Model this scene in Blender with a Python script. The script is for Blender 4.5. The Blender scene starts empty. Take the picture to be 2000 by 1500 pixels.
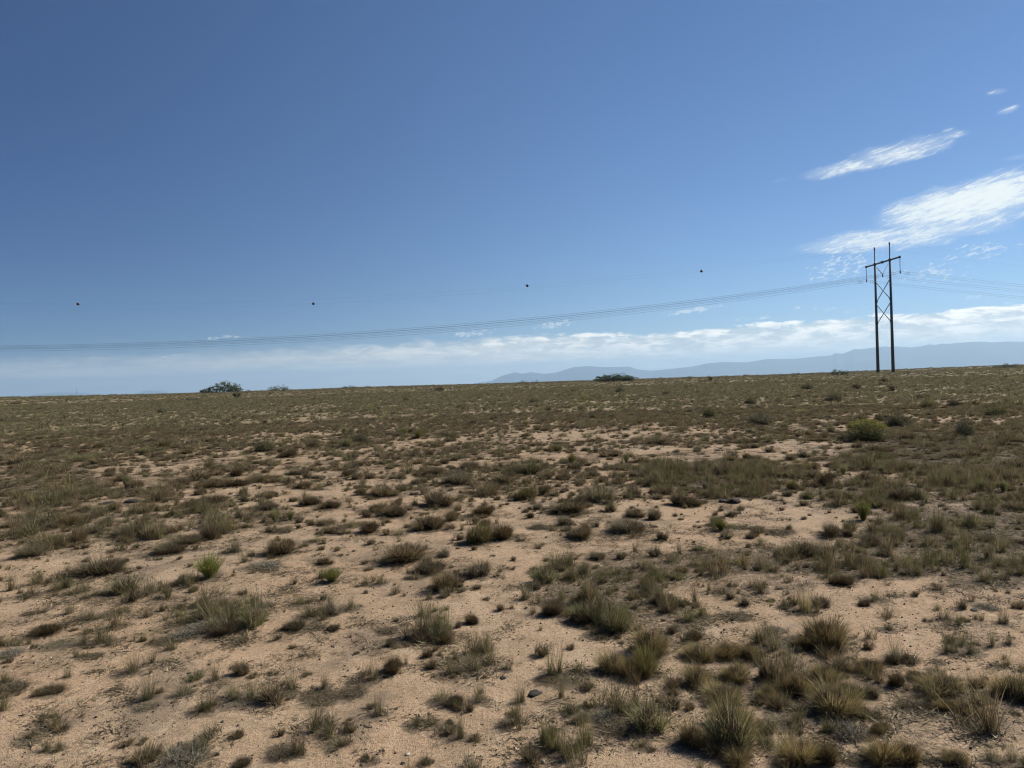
import bpy, math, random, re
import numpy as np
from mathutils import Vector
R_ = math.radians
HAZE_D = 8.5e-5
HAZE_C = (.56, .80, 1.0, 1)
SKY_AIR, SKY_DUST, SKY_OZ, SKY_S, SKY_SAT = 1.0, .1, 1.5, .065, 1.08
SKY_AWAY = (.22, .37, .63); SKY_NEAR = (.68, .81, 1.0)
CL_WHITE = (1.15, 1.06, .92); CL_GREY = (.50, .53, .52); CL_LOW = (.86, .82, .70); CL_LEFT = (.84, .76, .62); CL_HIGH = (.66, .70, .69, 1)
EXPO = 0.5
rng = np.random.default_rng(7)
random.seed(7)
S = bpy.context.scene
COL = S.collection

# ------------------------------------------------------------------ camera model
F = 1400.0                      # focal length in pixels of a 2000 px wide frame
EYE = 1.6
ROLL = math.atan(0.0325)
PITCH = math.atan(8.0 / F)      # eye level lies 8 px above the middle: camera looks slightly down
cr, sr = math.cos(ROLL), math.sin(ROLL)
cp, sp = math.cos(PITCH), math.sin(PITCH)
CX = np.array([cr, 0, 0]) + sr * -np.array([0, sp, cp])        # camera right (rolled clockwise)
CU = sr * np.array([1.0, 0, 0]) + cr * np.array([0, sp, cp])
CX = np.array([cr, -sr * sp, -sr * cp])
CD = np.array([0, cp, -sp])
def ray(px, py):
    u, v = px - 1000.0, 750.0 - py
    d = CX * u + CU * v + CD * F
    return d / d[1]             # normalised so that y = 1
def eye_y(px):
    """picture row of eye level at column px"""
    return 742.0 - 0.0325 * (px - 1000.0)
def azel(px, py):
    d = ray(px, py)
    return math.degrees(math.atan2(d[0], d[1])), math.degrees(math.atan2(d[2], math.hypot(d[0], d[1])))

# ------------------------------------------------------------------ noise
def _h(ix, iy, s):
    n = (ix * 374761393 + iy * 668265263 + s * 974634777) & 0xffffffff
    n = ((n ^ (n >> 13)) * 1274126177) & 0xffffffff
    return ((n ^ (n >> 16)) & 0xffff) / 65535.0
def vnoise(x, y, s=0):
    x = np.asarray(x, float); y = np.asarray(y, float)
    ix = np.floor(x).astype(np.int64); iy = np.floor(y).astype(np.int64)
    fx, fy = x - ix, y - iy
    fx = fx * fx * (3 - 2 * fx); fy = fy * fy * (3 - 2 * fy)
    a = _h(ix, iy, s) * (1 - fx) + _h(ix + 1, iy, s) * fx
    b = _h(ix, iy + 1, s) * (1 - fx) + _h(ix + 1, iy + 1, s) * fx
    return a * (1 - fy) + b * fy
def fbm(x, y, o=3, s=0):
    t, a, n = 0, 1, 0
    for k in range(o):
        t = t + a * vnoise(x * 2 ** k + 17.3 * k, y * 2 ** k - 9.1 * k, s + k); n += a; a *= .5
    return t / n

# ------------------------------------------------------------------ terrain height
def az_of(px): return azel(px, 745)[0]
SK = [(-400, 2), (0, 1.5), (200, 4), (350, 5.5), (600, 6), (700, 5.2), (900, 6.3), (1000, 7), (1333, 7.2), (1600, 8.2), (1730, 8.6), (2000, 7), (2400, 6)]
SK6 = [(-400, 12), (1250, 12), (1450, 7.5), (1600, 5.5), (1750, 3.6), (2000, 2.2), (2400, 1.5)]
sk_az = np.array([az_of(a) for a, b in SK]); sk_z = np.array([EYE - b / F * 230 for a, b in SK])
s6_az = np.array([az_of(a) for a, b in SK6]); s6_z = np.array([EYE - b / F * 560 for a, b in SK6])
def smooth(a, b, t):
    t = np.clip((t - a) / (b - a), 0, 1); return t * t * (3 - 2 * t)
def H(x, y):
    x = np.asarray(x, float); y = np.asarray(y, float)
    r = np.hypot(x, y) + 1e-6
    az = np.degrees(np.arctan2(x, y))
    zc = np.interp(az, sk_az, sk_z); z6 = np.interp(az, s6_az, s6_z)
    z = zc * smooth(30, 230, r)
    z = z + (z6 - zc) * smooth(240, 560, r)
    z = z - np.maximum(r - 560, 0) * 0.0062
    near = np.exp(-r / 40)
    z = z + (fbm(x / 9, y / 9, 2, 3) - .5) * .16 * (.35 + .65 * smooth(6, 30, r)) * smooth(900, 100, r)
    z = z + (fbm(x / 1.3, y / 1.3, 3, 5) - .5) * .05 * smooth(60, 15, r)
    z = z + (fbm(x / .22, y / .22, 2, 8) - .5) * .014 * smooth(25, 8, r)
    return z
def hit(px, py):
    """point of the ground seen at a pixel of the photograph"""
    d = ray(px, py)
    t = 1.5
    for _ in range(6000):
        if EYE + d[2] * t <= H(d[0] * t, t): break
        t *= 1.004
        if t > 400: break
    return d[0] * t, t

# ------------------------------------------------------------------ object helpers
def tag(o, label=None, cat=None, group=None, kind=None):
    if label: o['label'] = label
    if cat: o['category'] = cat
    if group: o['group'] = group
    if kind: o['kind'] = kind
    return o
def link(name, me, mat=None, parent=None, col=None):
    o = bpy.data.objects.new(name, me); (col or COL).objects.link(o)
    if mat is not None:
        for m in (mat if isinstance(mat, (list, tuple)) else [mat]): me.materials.append(m)
    if parent: o.parent = parent
    return o
def empty(name, loc=(0, 0, 0), rz=0):
    o = bpy.data.objects.new(name, None); COL.objects.link(o)
    o.location = loc; o.rotation_euler = (0, 0, rz); return o
def mesh_np(name, V, loops, starts, totals, cols=None, smooth_=False):
    me = bpy.data.meshes.new(name)
    me.vertices.add(len(V)); me.vertices.foreach_set('co', np.asarray(V, np.float32).ravel())
    me.loops.add(len(loops)); me.loops.foreach_set('vertex_index', np.asarray(loops, np.int32))
    me.polygons.add(len(starts)); me.polygons.foreach_set('loop_start', np.asarray(starts, np.int32))
    me.polygons.foreach_set('loop_total', np.asarray(totals, np.int32))
    me.update(calc_edges=True)
    if smooth_: me.polygons.foreach_set('use_smooth', np.ones(len(starts), bool))
    if cols is not None:
        a = me.color_attributes.new('tint', 'FLOAT_COLOR', 'POINT')
        c = np.ones((len(V), 4), np.float32); c[:, :3] = cols
        a.data.foreach_set('color', c.ravel())
    me.validate(); return me
class MB:
    """collects tubes, boxes, quads into one mesh"""
    def __init__(s): s.v = []; s.f = []; s.c = []
    def add(s, v, f, c=None):
        n = len(s.v); s.v += [tuple(p) for p in v]; s.f += [tuple(i + n for i in q) for q in f]
        s.c += [c or (1, 1, 1)] * len(v)
    def tube(s, pts, rad, seg=6, c=None, cap=True):
        pts = [Vector(p) for p in pts]; n = len(pts)
        rad = rad if isinstance(rad, (list, tuple)) else [rad] * n
        v, f = [], []
        for i, p in enumerate(pts):
            d = (pts[min(i + 1, n - 1)] - pts[max(i - 1, 0)]).normalized()
            a = d.cross(Vector((0, 0, 1)) if abs(d.z) < .9 else Vector((1, 0, 0))).normalized(); b = d.cross(a)
            for k in range(seg):
                t = 2 * math.pi * k / seg
                v.append(p + (a * math.cos(t) + b * math.sin(t)) * rad[i])
        for i in range(n - 1):
            for k in range(seg):
                k2 = (k + 1) % seg
                f.append((i * seg + k, i * seg + k2, (i + 1) * seg + k2, (i + 1) * seg + k))
        if cap: f.append(tuple(range(seg))[::-1]); f.append(tuple((n - 1) * seg + k for k in range(seg)))
        s.add(v, f, c)
    def box(s, c, h, ax=None, col=None):
        ax = ax or (Vector((1, 0, 0)), Vector((0, 1, 0)), Vector((0, 0, 1)))
        c = Vector(c); v = []
        for i in (-1, 1):
            for j in (-1, 1):
                for k in (-1, 1): v.append(c + ax[0] * h[0] * i + ax[1] * h[1] * j + ax[2] * h[2] * k)
        s.add(v, [(0, 1, 3, 2), (4, 6, 7, 5), (0, 4, 5, 1), (2, 3, 7, 6), (0, 2, 6, 4), (1, 5, 7, 3)], col)
    def ball(s, c, r, n=10, m=7, col=None, jit=0):
        c = Vector(c); v = [c + Vector((0, 0, r))]; f = []
        for j in range(1, m):
            ph = math.pi * j / m
            for k in range(n):
                t = 2 * math.pi * k / n; q = r * (1 + random.uniform(-jit, jit))
                v.append(c + Vector((math.sin(ph) * math.cos(t), math.sin(ph) * math.sin(t), math.cos(ph))) * q)
        v.append(c - Vector((0, 0, r)))
        for k in range(n): f.append((0, 1 + k, 1 + (k + 1) % n))
        for j in range(m - 2):
            for k in range(n):
                a = 1 + j * n + k; b = 1 + j * n + (k + 1) % n
                f.append((a, a + n, b + n, b))
        L = len(v) - 1
        for k in range(n): f.append((L, L - n + (k + 1) % n, L - n + k))
        s.add(v, f, col)
    def build(s, name, mat, parent=None, smooth_=False, col=None):
        loops = [i for q in s.f for i in q]; tot = [len(q) for q in s.f]; st = np.concatenate([[0], np.cumsum(tot)[:-1]]) if tot else []
        me = mesh_np(name, np.array(s.v), loops, st, tot, np.array(s.c), smooth_)
        return link(name, me, mat, parent, col)

# ------------------------------------------------------------------ materials
class NT:
    def __init__(s, tree): s.t = tree; s.n = tree.nodes; s.l = tree.links
    def node(s, ty, **kw):
        n = s.n.new(ty)
        for k, v in kw.items(): setattr(n, k, v)
        return n
    def put(s, sock, v):
        if isinstance(v, bpy.types.NodeSocket): s.l.new(v, sock)
        elif v is not None: sock.default_value = v
    def m(s, op, a, b=None, c=None, clamp=False):
        n = s.node('ShaderNodeMath', operation=op, use_clamp=clamp)
        s.put(n.inputs[0], a)
        if b is not None: s.put(n.inputs[1], b)
        if c is not None: s.put(n.inputs[2], c)
        return n.outputs[0]
    def ss(s, v, a, b):
        n = s.node('ShaderNodeMapRange', interpolation_type='SMOOTHSTEP')
        s.put(n.inputs[0], v); s.put(n.inputs[1], a); s.put(n.inputs[2], b); return n.outputs[0]
    def noise(s, vec, scale, detail=3, rough=.55, dist=0.0, dims='3D'):
        n = s.node('ShaderNodeTexNoise', noise_dimensions=dims)
        s.put(n.inputs['Vector'], vec); n.inputs['Scale'].default_value = scale; n.inputs['Detail'].default_value = detail
        n.inputs['Roughness'].default_value = rough; n.inputs['Distortion'].default_value = dist
        return n.outputs['Fac']
    def mix(s, f, a, b, mode='MIX'):
        n = s.node('ShaderNodeMix', data_type='RGBA', blend_type=mode)
        s.put(n.inputs[0], f)
        for i, v in ((6, a), (7, b)):
            if isinstance(v, tuple): v = (*v[:3], 1)
            s.put(n.inputs[i], v)
        return n.outputs[2]
    def xyz(s, x, y, z=0.0):
        n = s.node('ShaderNodeCombineXYZ'); s.put(n.inputs[0], x); s.put(n.inputs[1], y); s.put(n.inputs[2], z); return n.outputs[0]
def new_mat(name):
    m = bpy.data.materials.new(name); m.use_nodes = True; m.node_tree.nodes.clear(); return m, NT(m.node_tree)

def plant_mat(name, trans=.35, gain=1.0, rough=.9):
    m, g = new_mat(name)
    at = g.node('ShaderNodeAttribute', attribute_name='tint')
    oi = g.node('ShaderNodeObjectInfo')
    v = g.m('MULTIPLY_ADD', oi.outputs['Random'], .45 * gain, .78 * gain)
    c = g.mix(1.0, at.outputs['Color'], oi.outputs['Color'], 'MULTIPLY')
    sc = g.node('ShaderNodeVectorMath', operation='SCALE'); g.put(sc.inputs[0], c); g.put(sc.inputs['Scale'], v)
    d = g.node('ShaderNodeBsdfDiffuse'); g.put(d.inputs[0], sc.outputs[0])
    t = g.node('ShaderNodeBsdfTranslucent'); g.put(t.inputs[0], sc.outputs[0])
    gl = g.node('ShaderNodeBsdfGlossy'); gl.inputs['Roughness'].default_value = .55; g.put(gl.inputs[0], (.5, .5, .45, 1))
    mx = g.node('ShaderNodeMixShader'); mx.inputs[0].default_value = trans
    g.l.new(d.outputs[0], mx.inputs[1]); g.l.new(t.outputs[0], mx.inputs[2])
    m2 = g.node('ShaderNodeMixShader'); m2.inputs[0].default_value = .035
    g.l.new(mx.outputs[0], m2.inputs[1]); g.l.new(gl.outputs[0], m2.inputs[2])
    o = g.node('ShaderNodeOutputMaterial'); g.l.new(m2.outputs[0], o.inputs[0]); return m
def simple_mat(name, col, rough=.6, metal=0.0, nscale=3.0, namt=.25):
    m, g = new_mat(name)
    tc = g.node('ShaderNodeTexCoord')
    n = g.noise(tc.outputs['Object'], nscale, 4)
    c = g.mix(n, tuple(v * (1 - namt) for v in col), tuple(min(1, v * (1 + namt)) for v in col))
    b = g.node('ShaderNodeBsdfPrincipled'); g.put(b.inputs['Base Color'], c)
    b.inputs['Roughness'].default_value = rough; b.inputs['Metallic'].default_value = metal
    o = g.node('ShaderNodeOutputMaterial'); g.l.new(b.outputs[0], o.inputs[0]); return m

def ground_mat():
    m, g = new_mat('sandy soil')
    geo = g.node('ShaderNodeNewGeometry'); P = geo.outputs['Position']
    big = g.noise(P, .35, 3, .5)
    mid = g.noise(P, 2.2, 4, .6, .4)
    fine = g.noise(P, 38, 4, .7)
    grain = g.noise(P, 75, 4, .85)
    c = g.mix(g.ss(big, .35, .65), (.395, .262, .150), (.42, .296, .178))
    c = g.mix(g.ss(mid, .42, .70), c, (.31, .215, .122))
    c = g.mix(g.m('MULTIPLY', g.ss(fine, .50, .64), .6), c, (.18, .12, .075))
    c = g.mix(g.m('MULTIPLY', g.ss(grain, .52, .62), .7), c, (.13, .088, .056))
    c = g.mix(g.m('MULTIPLY', g.ss(grain, .45, .34), .7), c, (.56, .43, .31))
    m3 = g.noise(P, 5.5, 6, .7, .6)
    c = g.mix(g.m('MULTIPLY', g.ss(m3, .50, .68), .5), c, (.23, .158, .092))
    c = g.mix(g.m('MULTIPLY', g.ss(m3, .46, .32), .4), c, (.50, .38, .25))
    # grey crust and dry litter patches; litter mask also carries painted plant shade
    lit = g.noise(P, .9, 8, .72, .8)
    c = g.mix(g.m('MULTIPLY', g.ss(lit, .52, .62), .6), c, (.16, .118, .08))
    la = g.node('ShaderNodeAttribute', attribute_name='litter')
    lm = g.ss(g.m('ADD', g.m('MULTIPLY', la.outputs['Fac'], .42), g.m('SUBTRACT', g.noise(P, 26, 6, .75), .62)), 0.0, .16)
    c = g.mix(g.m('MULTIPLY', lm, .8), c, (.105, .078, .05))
    # far off the soil is strewn with dry stems: olive brown, patchy
    ln = g.node('ShaderNodeVectorMath', operation='LENGTH'); g.l.new(P, ln.inputs[0])
    far = g.ss(ln.outputs['Value'], 11, 55)
    fn = g.noise(P, .12, 5, .6)
    fcol = g.mix(g.ss(fn, .42, .66), (.155, .125, .065), (.24, .182, .10))
    c = g.mix(g.m('MULTIPLY', far, .85), c, fcol)
    vo = g.node('ShaderNodeTexVoronoi'); g.put(vo.inputs['Vector'], P); vo.inputs['Scale'].default_value = 120
    bh = g.m('ADD', g.m('MULTIPLY', grain, .35), g.m('MULTIPLY', fine, .55))
    bh = g.m('ADD', bh, g.m('MULTIPLY', g.ss(vo.outputs['Distance'], .45, .1), .35))
    bh = g.m('ADD', bh, g.m('MULTIPLY', g.noise(P, 7, 6, .6), 2.2))
    bp = g.node('ShaderNodeBump'); bp.inputs['Strength'].default_value = .8; bp.inputs['Distance'].default_value = .010
    g.put(bp.inputs['Height'], bh)
    b = g.node('ShaderNodeBsdfPrincipled'); g.put(b.inputs['Base Color'], c)
    b.inputs['Roughness'].default_value = .95; b.inputs['Specular IOR Level'].default_value = .15
    g.l.new(bp.outputs[0], b.inputs['Normal'])
    o = g.node('ShaderNodeOutputMaterial'); g.l.new(b.outputs[0], o.inputs[0]); return m

M_GRASS = plant_mat('dry grass blade', .34)
M_GREEN = plant_mat('green stem', .38)
M_LEAF = plant_mat('shrub leaf', .22)
M_TWIG = plant_mat('grey twig', .0, .9)
M_FLOWER = plant_mat('yellow blossom', .35)
M_GROUND = ground_mat()
M_POLE = simple_mat('weathered dark steel', (.013, .012, .012), .55, 0)
M_INS = simple_mat('grey insulator', (.16, .17, .18), .35)
M_WIRE = simple_mat('aluminium conductor', (.09, .10, .12), .6, 0)
M_BALL = simple_mat('dark marker paint', (.02, .012, .012), .5)
M_CLOD = simple_mat('dark dry clod', (.032, .023, .017), .95, 0, 40, .5)
M_STONE = simple_mat('pale stone', (.46, .40, .33), .8, 0, 60, .2)
M_PEB = simple_mat('brown pebble', (.085, .058, .042), .9, 0, 30, .4)
M_MOUNT = simple_mat('mountain rock', (.045, .05, .055), .95, 0, .002, .3)

# ------------------------------------------------------------------ ground sheet
def ground():
    az = np.concatenate([np.arange(-180, -54, 4.0), np.arange(-54, 54, .17), np.arange(54, 180, 4.0)])
    rr = [.25]
    while rr[-1] < 70: rr.append(rr[-1] * 1.0125 + .002)
    while rr[-1] < 800: rr.append(rr[-1] * 1.03)
    while rr[-1] < 27000: rr.append(rr[-1] * 1.14)
    rr = np.array(rr)
    A, RR = np.meshgrid(np.radians(az), rr)
    X = RR * np.sin(A); Y = RR * np.cos(A); Z = H(X, Y)
    nr, na = X.shape
    V = np.stack([X.ravel(), Y.ravel(), Z.ravel()], 1)
    i = np.arange(nr - 1)[:, None] * na; j = np.arange(na)[None, :]; j2 = (j + 1) % na
    q = np.stack([(i + j), (i + j2), (i + na + j2), (i + na + j)], -1).reshape(-1, 4)[:, ::-1]
    V = np.vstack([V, [[0, 0, float(H(0, 0))]]]); c = len(V) - 1
    fan = np.stack([np.full(na, c), (np.arange(na) + 1) % na, np.arange(na)], -1)
    loops = np.concatenate([q.ravel(), fan.ravel()])
    tot = np.concatenate([np.full(len(q), 4), np.full(na, 3)]); st = np.concatenate([[0], np.cumsum(tot)[:-1]])
    o = link('ground', mesh_np('ground', V, loops, st, tot, None, True), M_GROUND)
    tag(o, 'sandy pinkish tan desert soil stretching to the skyline', kind='structure'); return o
GROUND = ground()

# ------------------------------------------------------------------ mountains
def range_(name, prof, r0, wid, label, seed, zb):
    xs = np.linspace(prof[0][0], prof[-1][0], 420)
    ys = np.interp(xs, [p[0] for p in prof], [p[1] for p in prof])
    d = np.array([ray(a, b) for a, b in zip(xs, ys)])
    az = np.arctan2(d[:, 0], d[:, 1]); el = d[:, 2] / np.hypot(d[:, 0], d[:, 1])
    ztop = EYE + el * r0
    t = np.linspace(-1, 1, 41)
    V = []
    for k in t:
        r = r0 + wid * k
        x = r * np.sin(az); y = r * np.cos(az)
        n = fbm(x / 900, y / 900, 4, seed)
        sh = (1 - abs(k)) ** .8
        z = zb + (ztop - zb) * sh - (ztop - zb) * .35 * n * (1 - abs(2 * sh - 1)) * (1 if abs(k) > .02 else 0)
        if k < 0: z = z * 1.0
        V.append(np.stack([x, y, z], 1))
    V = np.concatenate(V); na = len(xs); nr = len(t)
    i = np.arange(nr - 1)[:, None] * na; j = np.arange(na - 1)[None, :]
    q = np.stack([i + j, i + j + 1, i + na + j + 1, i + na + j], -1).reshape(-1, 4)[:, ::-1]
    o = link(name, mesh_np(name, V, q.ravel(), np.arange(len(q)) * 4, np.full(len(q), 4), None, False), M_MOUNT)
    tag(o, label, kind='structure')
range_('mountains', [(890, 757), (920, 750), (944, 746), (960, 744), (980, 734), (1006, 727), (1020, 730), (1036, 727), (1064, 730), (1088, 727),
    (1120, 717), (1148, 715), (1180, 717), (1228, 716), (1248, 722), (1272, 724), (1324, 719), (1352, 716), (1380, 710), (1412, 707), (1460, 707.6),
    (1500, 701), (1540, 701), (1560, 700), (1600, 696), (1624, 694), (1632, 689.6), (1646, 691), (1668, 682), (1684, 682), (1704, 679), (1728, 676.6),
    (1736, 677.6), (1756, 676.6), (1780, 678.4), (1800, 676), (1814, 672.6), (1826, 673.6), (1840, 671), (1854, 671.6), (1868, 669.6), (1916, 667),
    (1940, 668.6), (1970, 667), (2000, 667.6), (2100, 664), (2250, 668), (2400, 674)], 15500, 3200, 'long blue mountain range fading into haze', 31, -190)
range_('hills', [(30, 778), (68, 771), (100, 767), (160, 766.4), (192, 771), (230, 774), (268, 769), (280, 763), (296, 762.5), (316, 764), (340, 769), (370, 775)],
    23500, 1800, 'two faint low hills on the skyline', 44, -240)

# ------------------------------------------------------------------ blades
PAL = {
    'brown': [(.15, .105, .062), (.22, .16, .095), (.085, .062, .038), (.31, .245, .15), (.11, .085, .05)],
    'grey': [(.14, .115, .078), (.21, .175, .12), (.085, .07, .048), (.28, .24, .17)],
    'wisp': [(.18, .15, .082), (.125, .115, .058), (.27, .225, .13), (.08, .075, .042), (.16, .12, .068)],
    'straw': [(.28, .21, .10), (.36, .285, .145), (.20, .15, .075), (.14, .112, .055), (.44, .35, .20)],
    'green': [(.16, .18, .05), (.21, .225, .06), (.11, .12, .036), (.27, .245, .10)],
    'dull': [(.18, .175, .085), (.235, .22, .115), (.13, .128, .06), (.29, .255, .145)],
    'sage': [(.11, .11, .06), (.16, .15, .085), (.08, .08, .042), (.18, .145, .09)],
    'pale': [(.20, .165, .10), (.26, .22, .14), (.13, .105, .065), (.33, .28, .18), (.17, .155, .09)],
    'dead': [(.17, .14, .10), (.25, .21, .16), (.11, .088, .062), (.075, .058, .04), (.34, .29, .22)],
    'duff': [(.075, .055, .036), (.12, .09, .058), (.05, .037, .025), (.17, .13, .09), (.26, .21, .145)],
}
def blades(n, base, azi, tilt, curl, length, width, pal, seg=3, twist=None):
    """n curved tapering blades -> V, loops, starts, totals, colours"""
    p = np.array(base, float)
    pts = [p]; a = tilt.copy()
    for k in range(seg):
        a = a + curl / seg
        st = length / seg
        p = p + np.stack([np.sin(a) * np.cos(azi) * st, np.sin(a) * np.sin(azi) * st, np.cos(a) * st], 1)
        pts.append(p)
    tw = rng.uniform(0, math.pi, n) if twist is None else twist
    sd = np.stack([np.cos(tw), np.sin(tw), rng.uniform(-.3, .3, n)], 1)
    nv = 2 * seg + 1
    V = np.zeros((n, nv, 3))
    for k in range(seg):
        w = (width * (1 - .75 * k / seg))[:, None] * .5
        V[:, 2 * k] = pts[k] - sd * w; V[:, 2 * k + 1] = pts[k] + sd * w
    V[:, 2 * seg] = pts[seg]
    f = []
    for k in range(seg - 1): f += [2 * k, 2 * k + 1, 2 * k + 3, 2 * k + 2]
    f += [2 * seg - 2, 2 * seg - 1, 2 * seg]
    f = np.array(f); off = np.arange(n)[:, None] * nv
    loops = (f[None] + off).ravel()
    tot = np.tile([4] * (seg - 1) + [3], n)
    pc = np.array(PAL[pal]); col = pc[rng.integers(0, len(pc), n)] * rng.uniform(.65, 1.45, (n, 1)) * np.array([1.04, 1.02, .86])
    C = np.repeat(col, nv, 0)
    return V.reshape(-1, 3), loops, tot, C
def join(name, parts):
    Vs, Ls, Ts, Cs, o = [], [], [], [], 0
    for V, L, T, C in parts:
        Vs.append(V); Ls.append(L + o); Ts.append(T); Cs.append(C); o += len(V)
    T = np.concatenate(Ts); st = np.concatenate([[0], np.cumsum(T)[:-1]])
    V = np.concatenate(Vs); V[:, 2] = np.maximum(V[:, 2], -.03)
    return mesh_np(name, V, np.concatenate(Ls), st, T, np.concatenate(Cs))
def disk(n, r, p=.5):
    a = rng.uniform(0, 2 * math.pi, n); q = r * rng.uniform(0, 1, n) ** p
    return np.stack([q * np.cos(a), q * np.sin(a), np.zeros(n)], 1), a, q
def cluster(n, k, spread, r):
    """n base points gathered round k centres, in a disk of radius about `spread`"""
    c, _, _ = disk(k, spread); w = rng.dirichlet(np.ones(k) * 2.5)
    i = rng.choice(k, n, p=w); b, _, _ = disk(n, r)
    return c[i] + b, i
U = rng.uniform
# every plant mesh is about 1 wide and 1 high and is scaled to size
def m_mound(name, n, pal, w=.010, dead=.25, k=None):
    k = k or int(rng.integers(5, 9))
    b, i = cluster(n, k, .33, .11)
    q = np.hypot(b[:, 0], b[:, 1])
    out = np.arctan2(b[:, 1], b[:, 0]) + rng.normal(0, 1.0, n)
    hs = rng.uniform(.6, 1.05, k)[i]
    tilt = q * 1.1 + np.abs(rng.normal(0, .30, n)); curl = U(-.1, .9, n)
    ln = hs * U(.45, 1.0, n) * np.clip(1.05 - 1.5 * q ** 2, .35, 1)
    P = [blades(n, b, out, tilt, curl, ln, U(.6, 1.3, n) * w, pal)]
    n2 = n; b, i = cluster(n2, k, .31, .15); b[:, 2] = U(0, .42, n2) * (1 - 1.2 * np.hypot(b[:, 0], b[:, 1]))      # tangled thatch inside
    P.append(blades(n2, b, U(0, 6.3, n2), U(.2, 1.5, n2), U(-.6, .6, n2), U(.12, .36, n2), U(.8, 1.6, n2) * w, 'duff', 2))
    nd = int(n * dead); b, a, q = disk(nd, .48)
    P.append(blades(nd, b, a + rng.normal(0, 1, nd), U(1.0, 1.55, nd), U(-.3, .4, nd), U(.10, .28, nd), U(.6, 1.2, nd) * w, 'dead', 2))
    return join(name, P)
def m_wisp(name, n, pal='wisp', w=.009, lean=0.0, spread=.33):
    k = rng.integers(4, 9)
    b, i = cluster(n, k, spread, .10)
    out = U(0, 2 * math.pi, n)
    tilt = np.abs(rng.normal(0, .36, n)) + .05; curl = U(-.05, .55, n)
    ln = U(.35, 1.0, n) ** 1.0
    P = [blades(n, b, out, tilt, curl, ln, U(.6, 1.2, n) * w, pal)]
    n2 = int(n * 1.1); b, i = cluster(n2, k, spread, .12)
    P.append(blades(n2, b, U(0, 6.3, n2), U(.5, 1.3, n2), U(0, .8, n2), U(.12, .40, n2), U(.6, 1.3, n2) * w, 'grey', 2))
    n3 = n; b, a, q = disk(n3, .52)
    P.append(blades(n3, b, U(0, 6.3, n3), U(1.15, 1.55, n3), U(-.2, .3, n3), U(.08, .30, n3), U(.8, 1.6, n3) * w, 'duff', 2))
    return join(name, P)
def m_mat(name, n, w=.010):
    b, a, q = disk(n, .5, .6); b[:, 2] = U(0, .35, n) * (1 - q)
    P = [blades(n, b, U(0, 6.3, n), U(.9, 1.6, n), U(-.6, .9, n), U(.1, .38, n), U(.5, 1.2, n) * w, 'dead')]
    n2 = n // 5; b, a, q = disk(n2, .4)
    P.append(blades(n2, b, U(0, 6.3, n2), U(.1, .8, n2), U(0, .6, n2), U(.3, 1.0, n2), U(.5, 1.0, n2) * w, 'grey'))
    return join(name, P)
def m_broom(name, n, pal='green', w=.010, wide=.78, curl=-.35):
    b, a, q = disk(n, .09)
    a = U(0, 2 * math.pi, n); tl = wide * np.sqrt(U(0, 1, n))
    ln = U(.62, 1.04, n) * (1 - .12 * tl)
    P = [blades(n, b, a, tl, np.full(n, curl) * U(.3, 1.2, n), ln, U(.6, 1.2, n) * w, pal)]
    # side shoots along the upper half
    m = n * 2; idx = rng.integers(0, n, m); t = U(.4, .95, m)
    ang = tl[idx] + curl * .3 * t
    bb = b[idx] + np.stack([np.sin(ang) * np.cos(a[idx]), np.sin(ang) * np.sin(a[idx]), np.cos(ang)], 1) * (ln[idx] * t)[:, None]
    P.append(blades(m, bb, a[idx] + rng.normal(0, .8, m), ang + U(-.3, .5, m), U(-.4, .1, m), U(.06, .2, m), U(.6, 1.3, m) * w, pal, 2))
    return join(name, P)
def m_dome(name, n, pal='sage', w=.012):
    """rounded twiggy shrub: twigs radiate from the base and end on a dome, with small leaves"""
    b, a, q = disk(n, .12); a = U(0, 2 * math.pi, n)
    tl = 1.45 * np.sqrt(U(0, 1, n)); lob = 1 + .18 * np.sin(3 * a + 1) * np.sin(tl * 2) + rng.normal(0, .05, n)
    rad = 1 / np.sqrt((np.sin(tl) / .5) ** 2 + np.cos(tl) ** 2) * lob
    P = [blades(n, b, a, tl + .1, np.full(n, -.25), rad * U(.7, 1.02, n), U(.7, 1.3, n) * w, 'grey')]
    m = n * 4; idx = rng.integers(0, n, m); t = U(.45, 1.02, m); g = tl[idx] - .05
    bb = np.stack([np.sin(g) * np.cos(a[idx]), np.sin(g) * np.sin(a[idx]), np.cos(g)], 1) * (rad[idx] * t)[:, None] + rng.normal(0, .02, (m, 3))
    P.append(blades(m, bb, U(0, 6.3, m), U(.1, 1.3, m), U(-.3, .3, m), U(.03, .10, m), U(.8, 1.6, m) * w, pal, 2))
    return join(name, P)
def m_flowers(name, n):
    a = U(0, 6.3, n); tl = .62 * np.sqrt(U(0, 1, n)); lob = 1 + .18 * np.sin(3 * a + 1) * np.sin(tl * 2)
    rad = (1 / np.sqrt((np.sin(tl) / .5) ** 2 + np.cos(tl) ** 2) * lob * U(.93, 1.03, n))[:, None]
    bb = np.stack([np.sin(tl) * np.cos(a), np.sin(tl) * np.sin(a), np.cos(tl)], 1) * rad
    PAL['flower'] = [(.22, .21, .035), (.27, .25, .05), (.17, .17, .035), (.11, .115, .045)]
    return join(name, [blades(n, bb, U(0, 6.3, n), U(0, 1.5, n), U(-.3, .3, n), U(.02, .05, n), U(.015, .03, n), 'flower', 2)])

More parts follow.
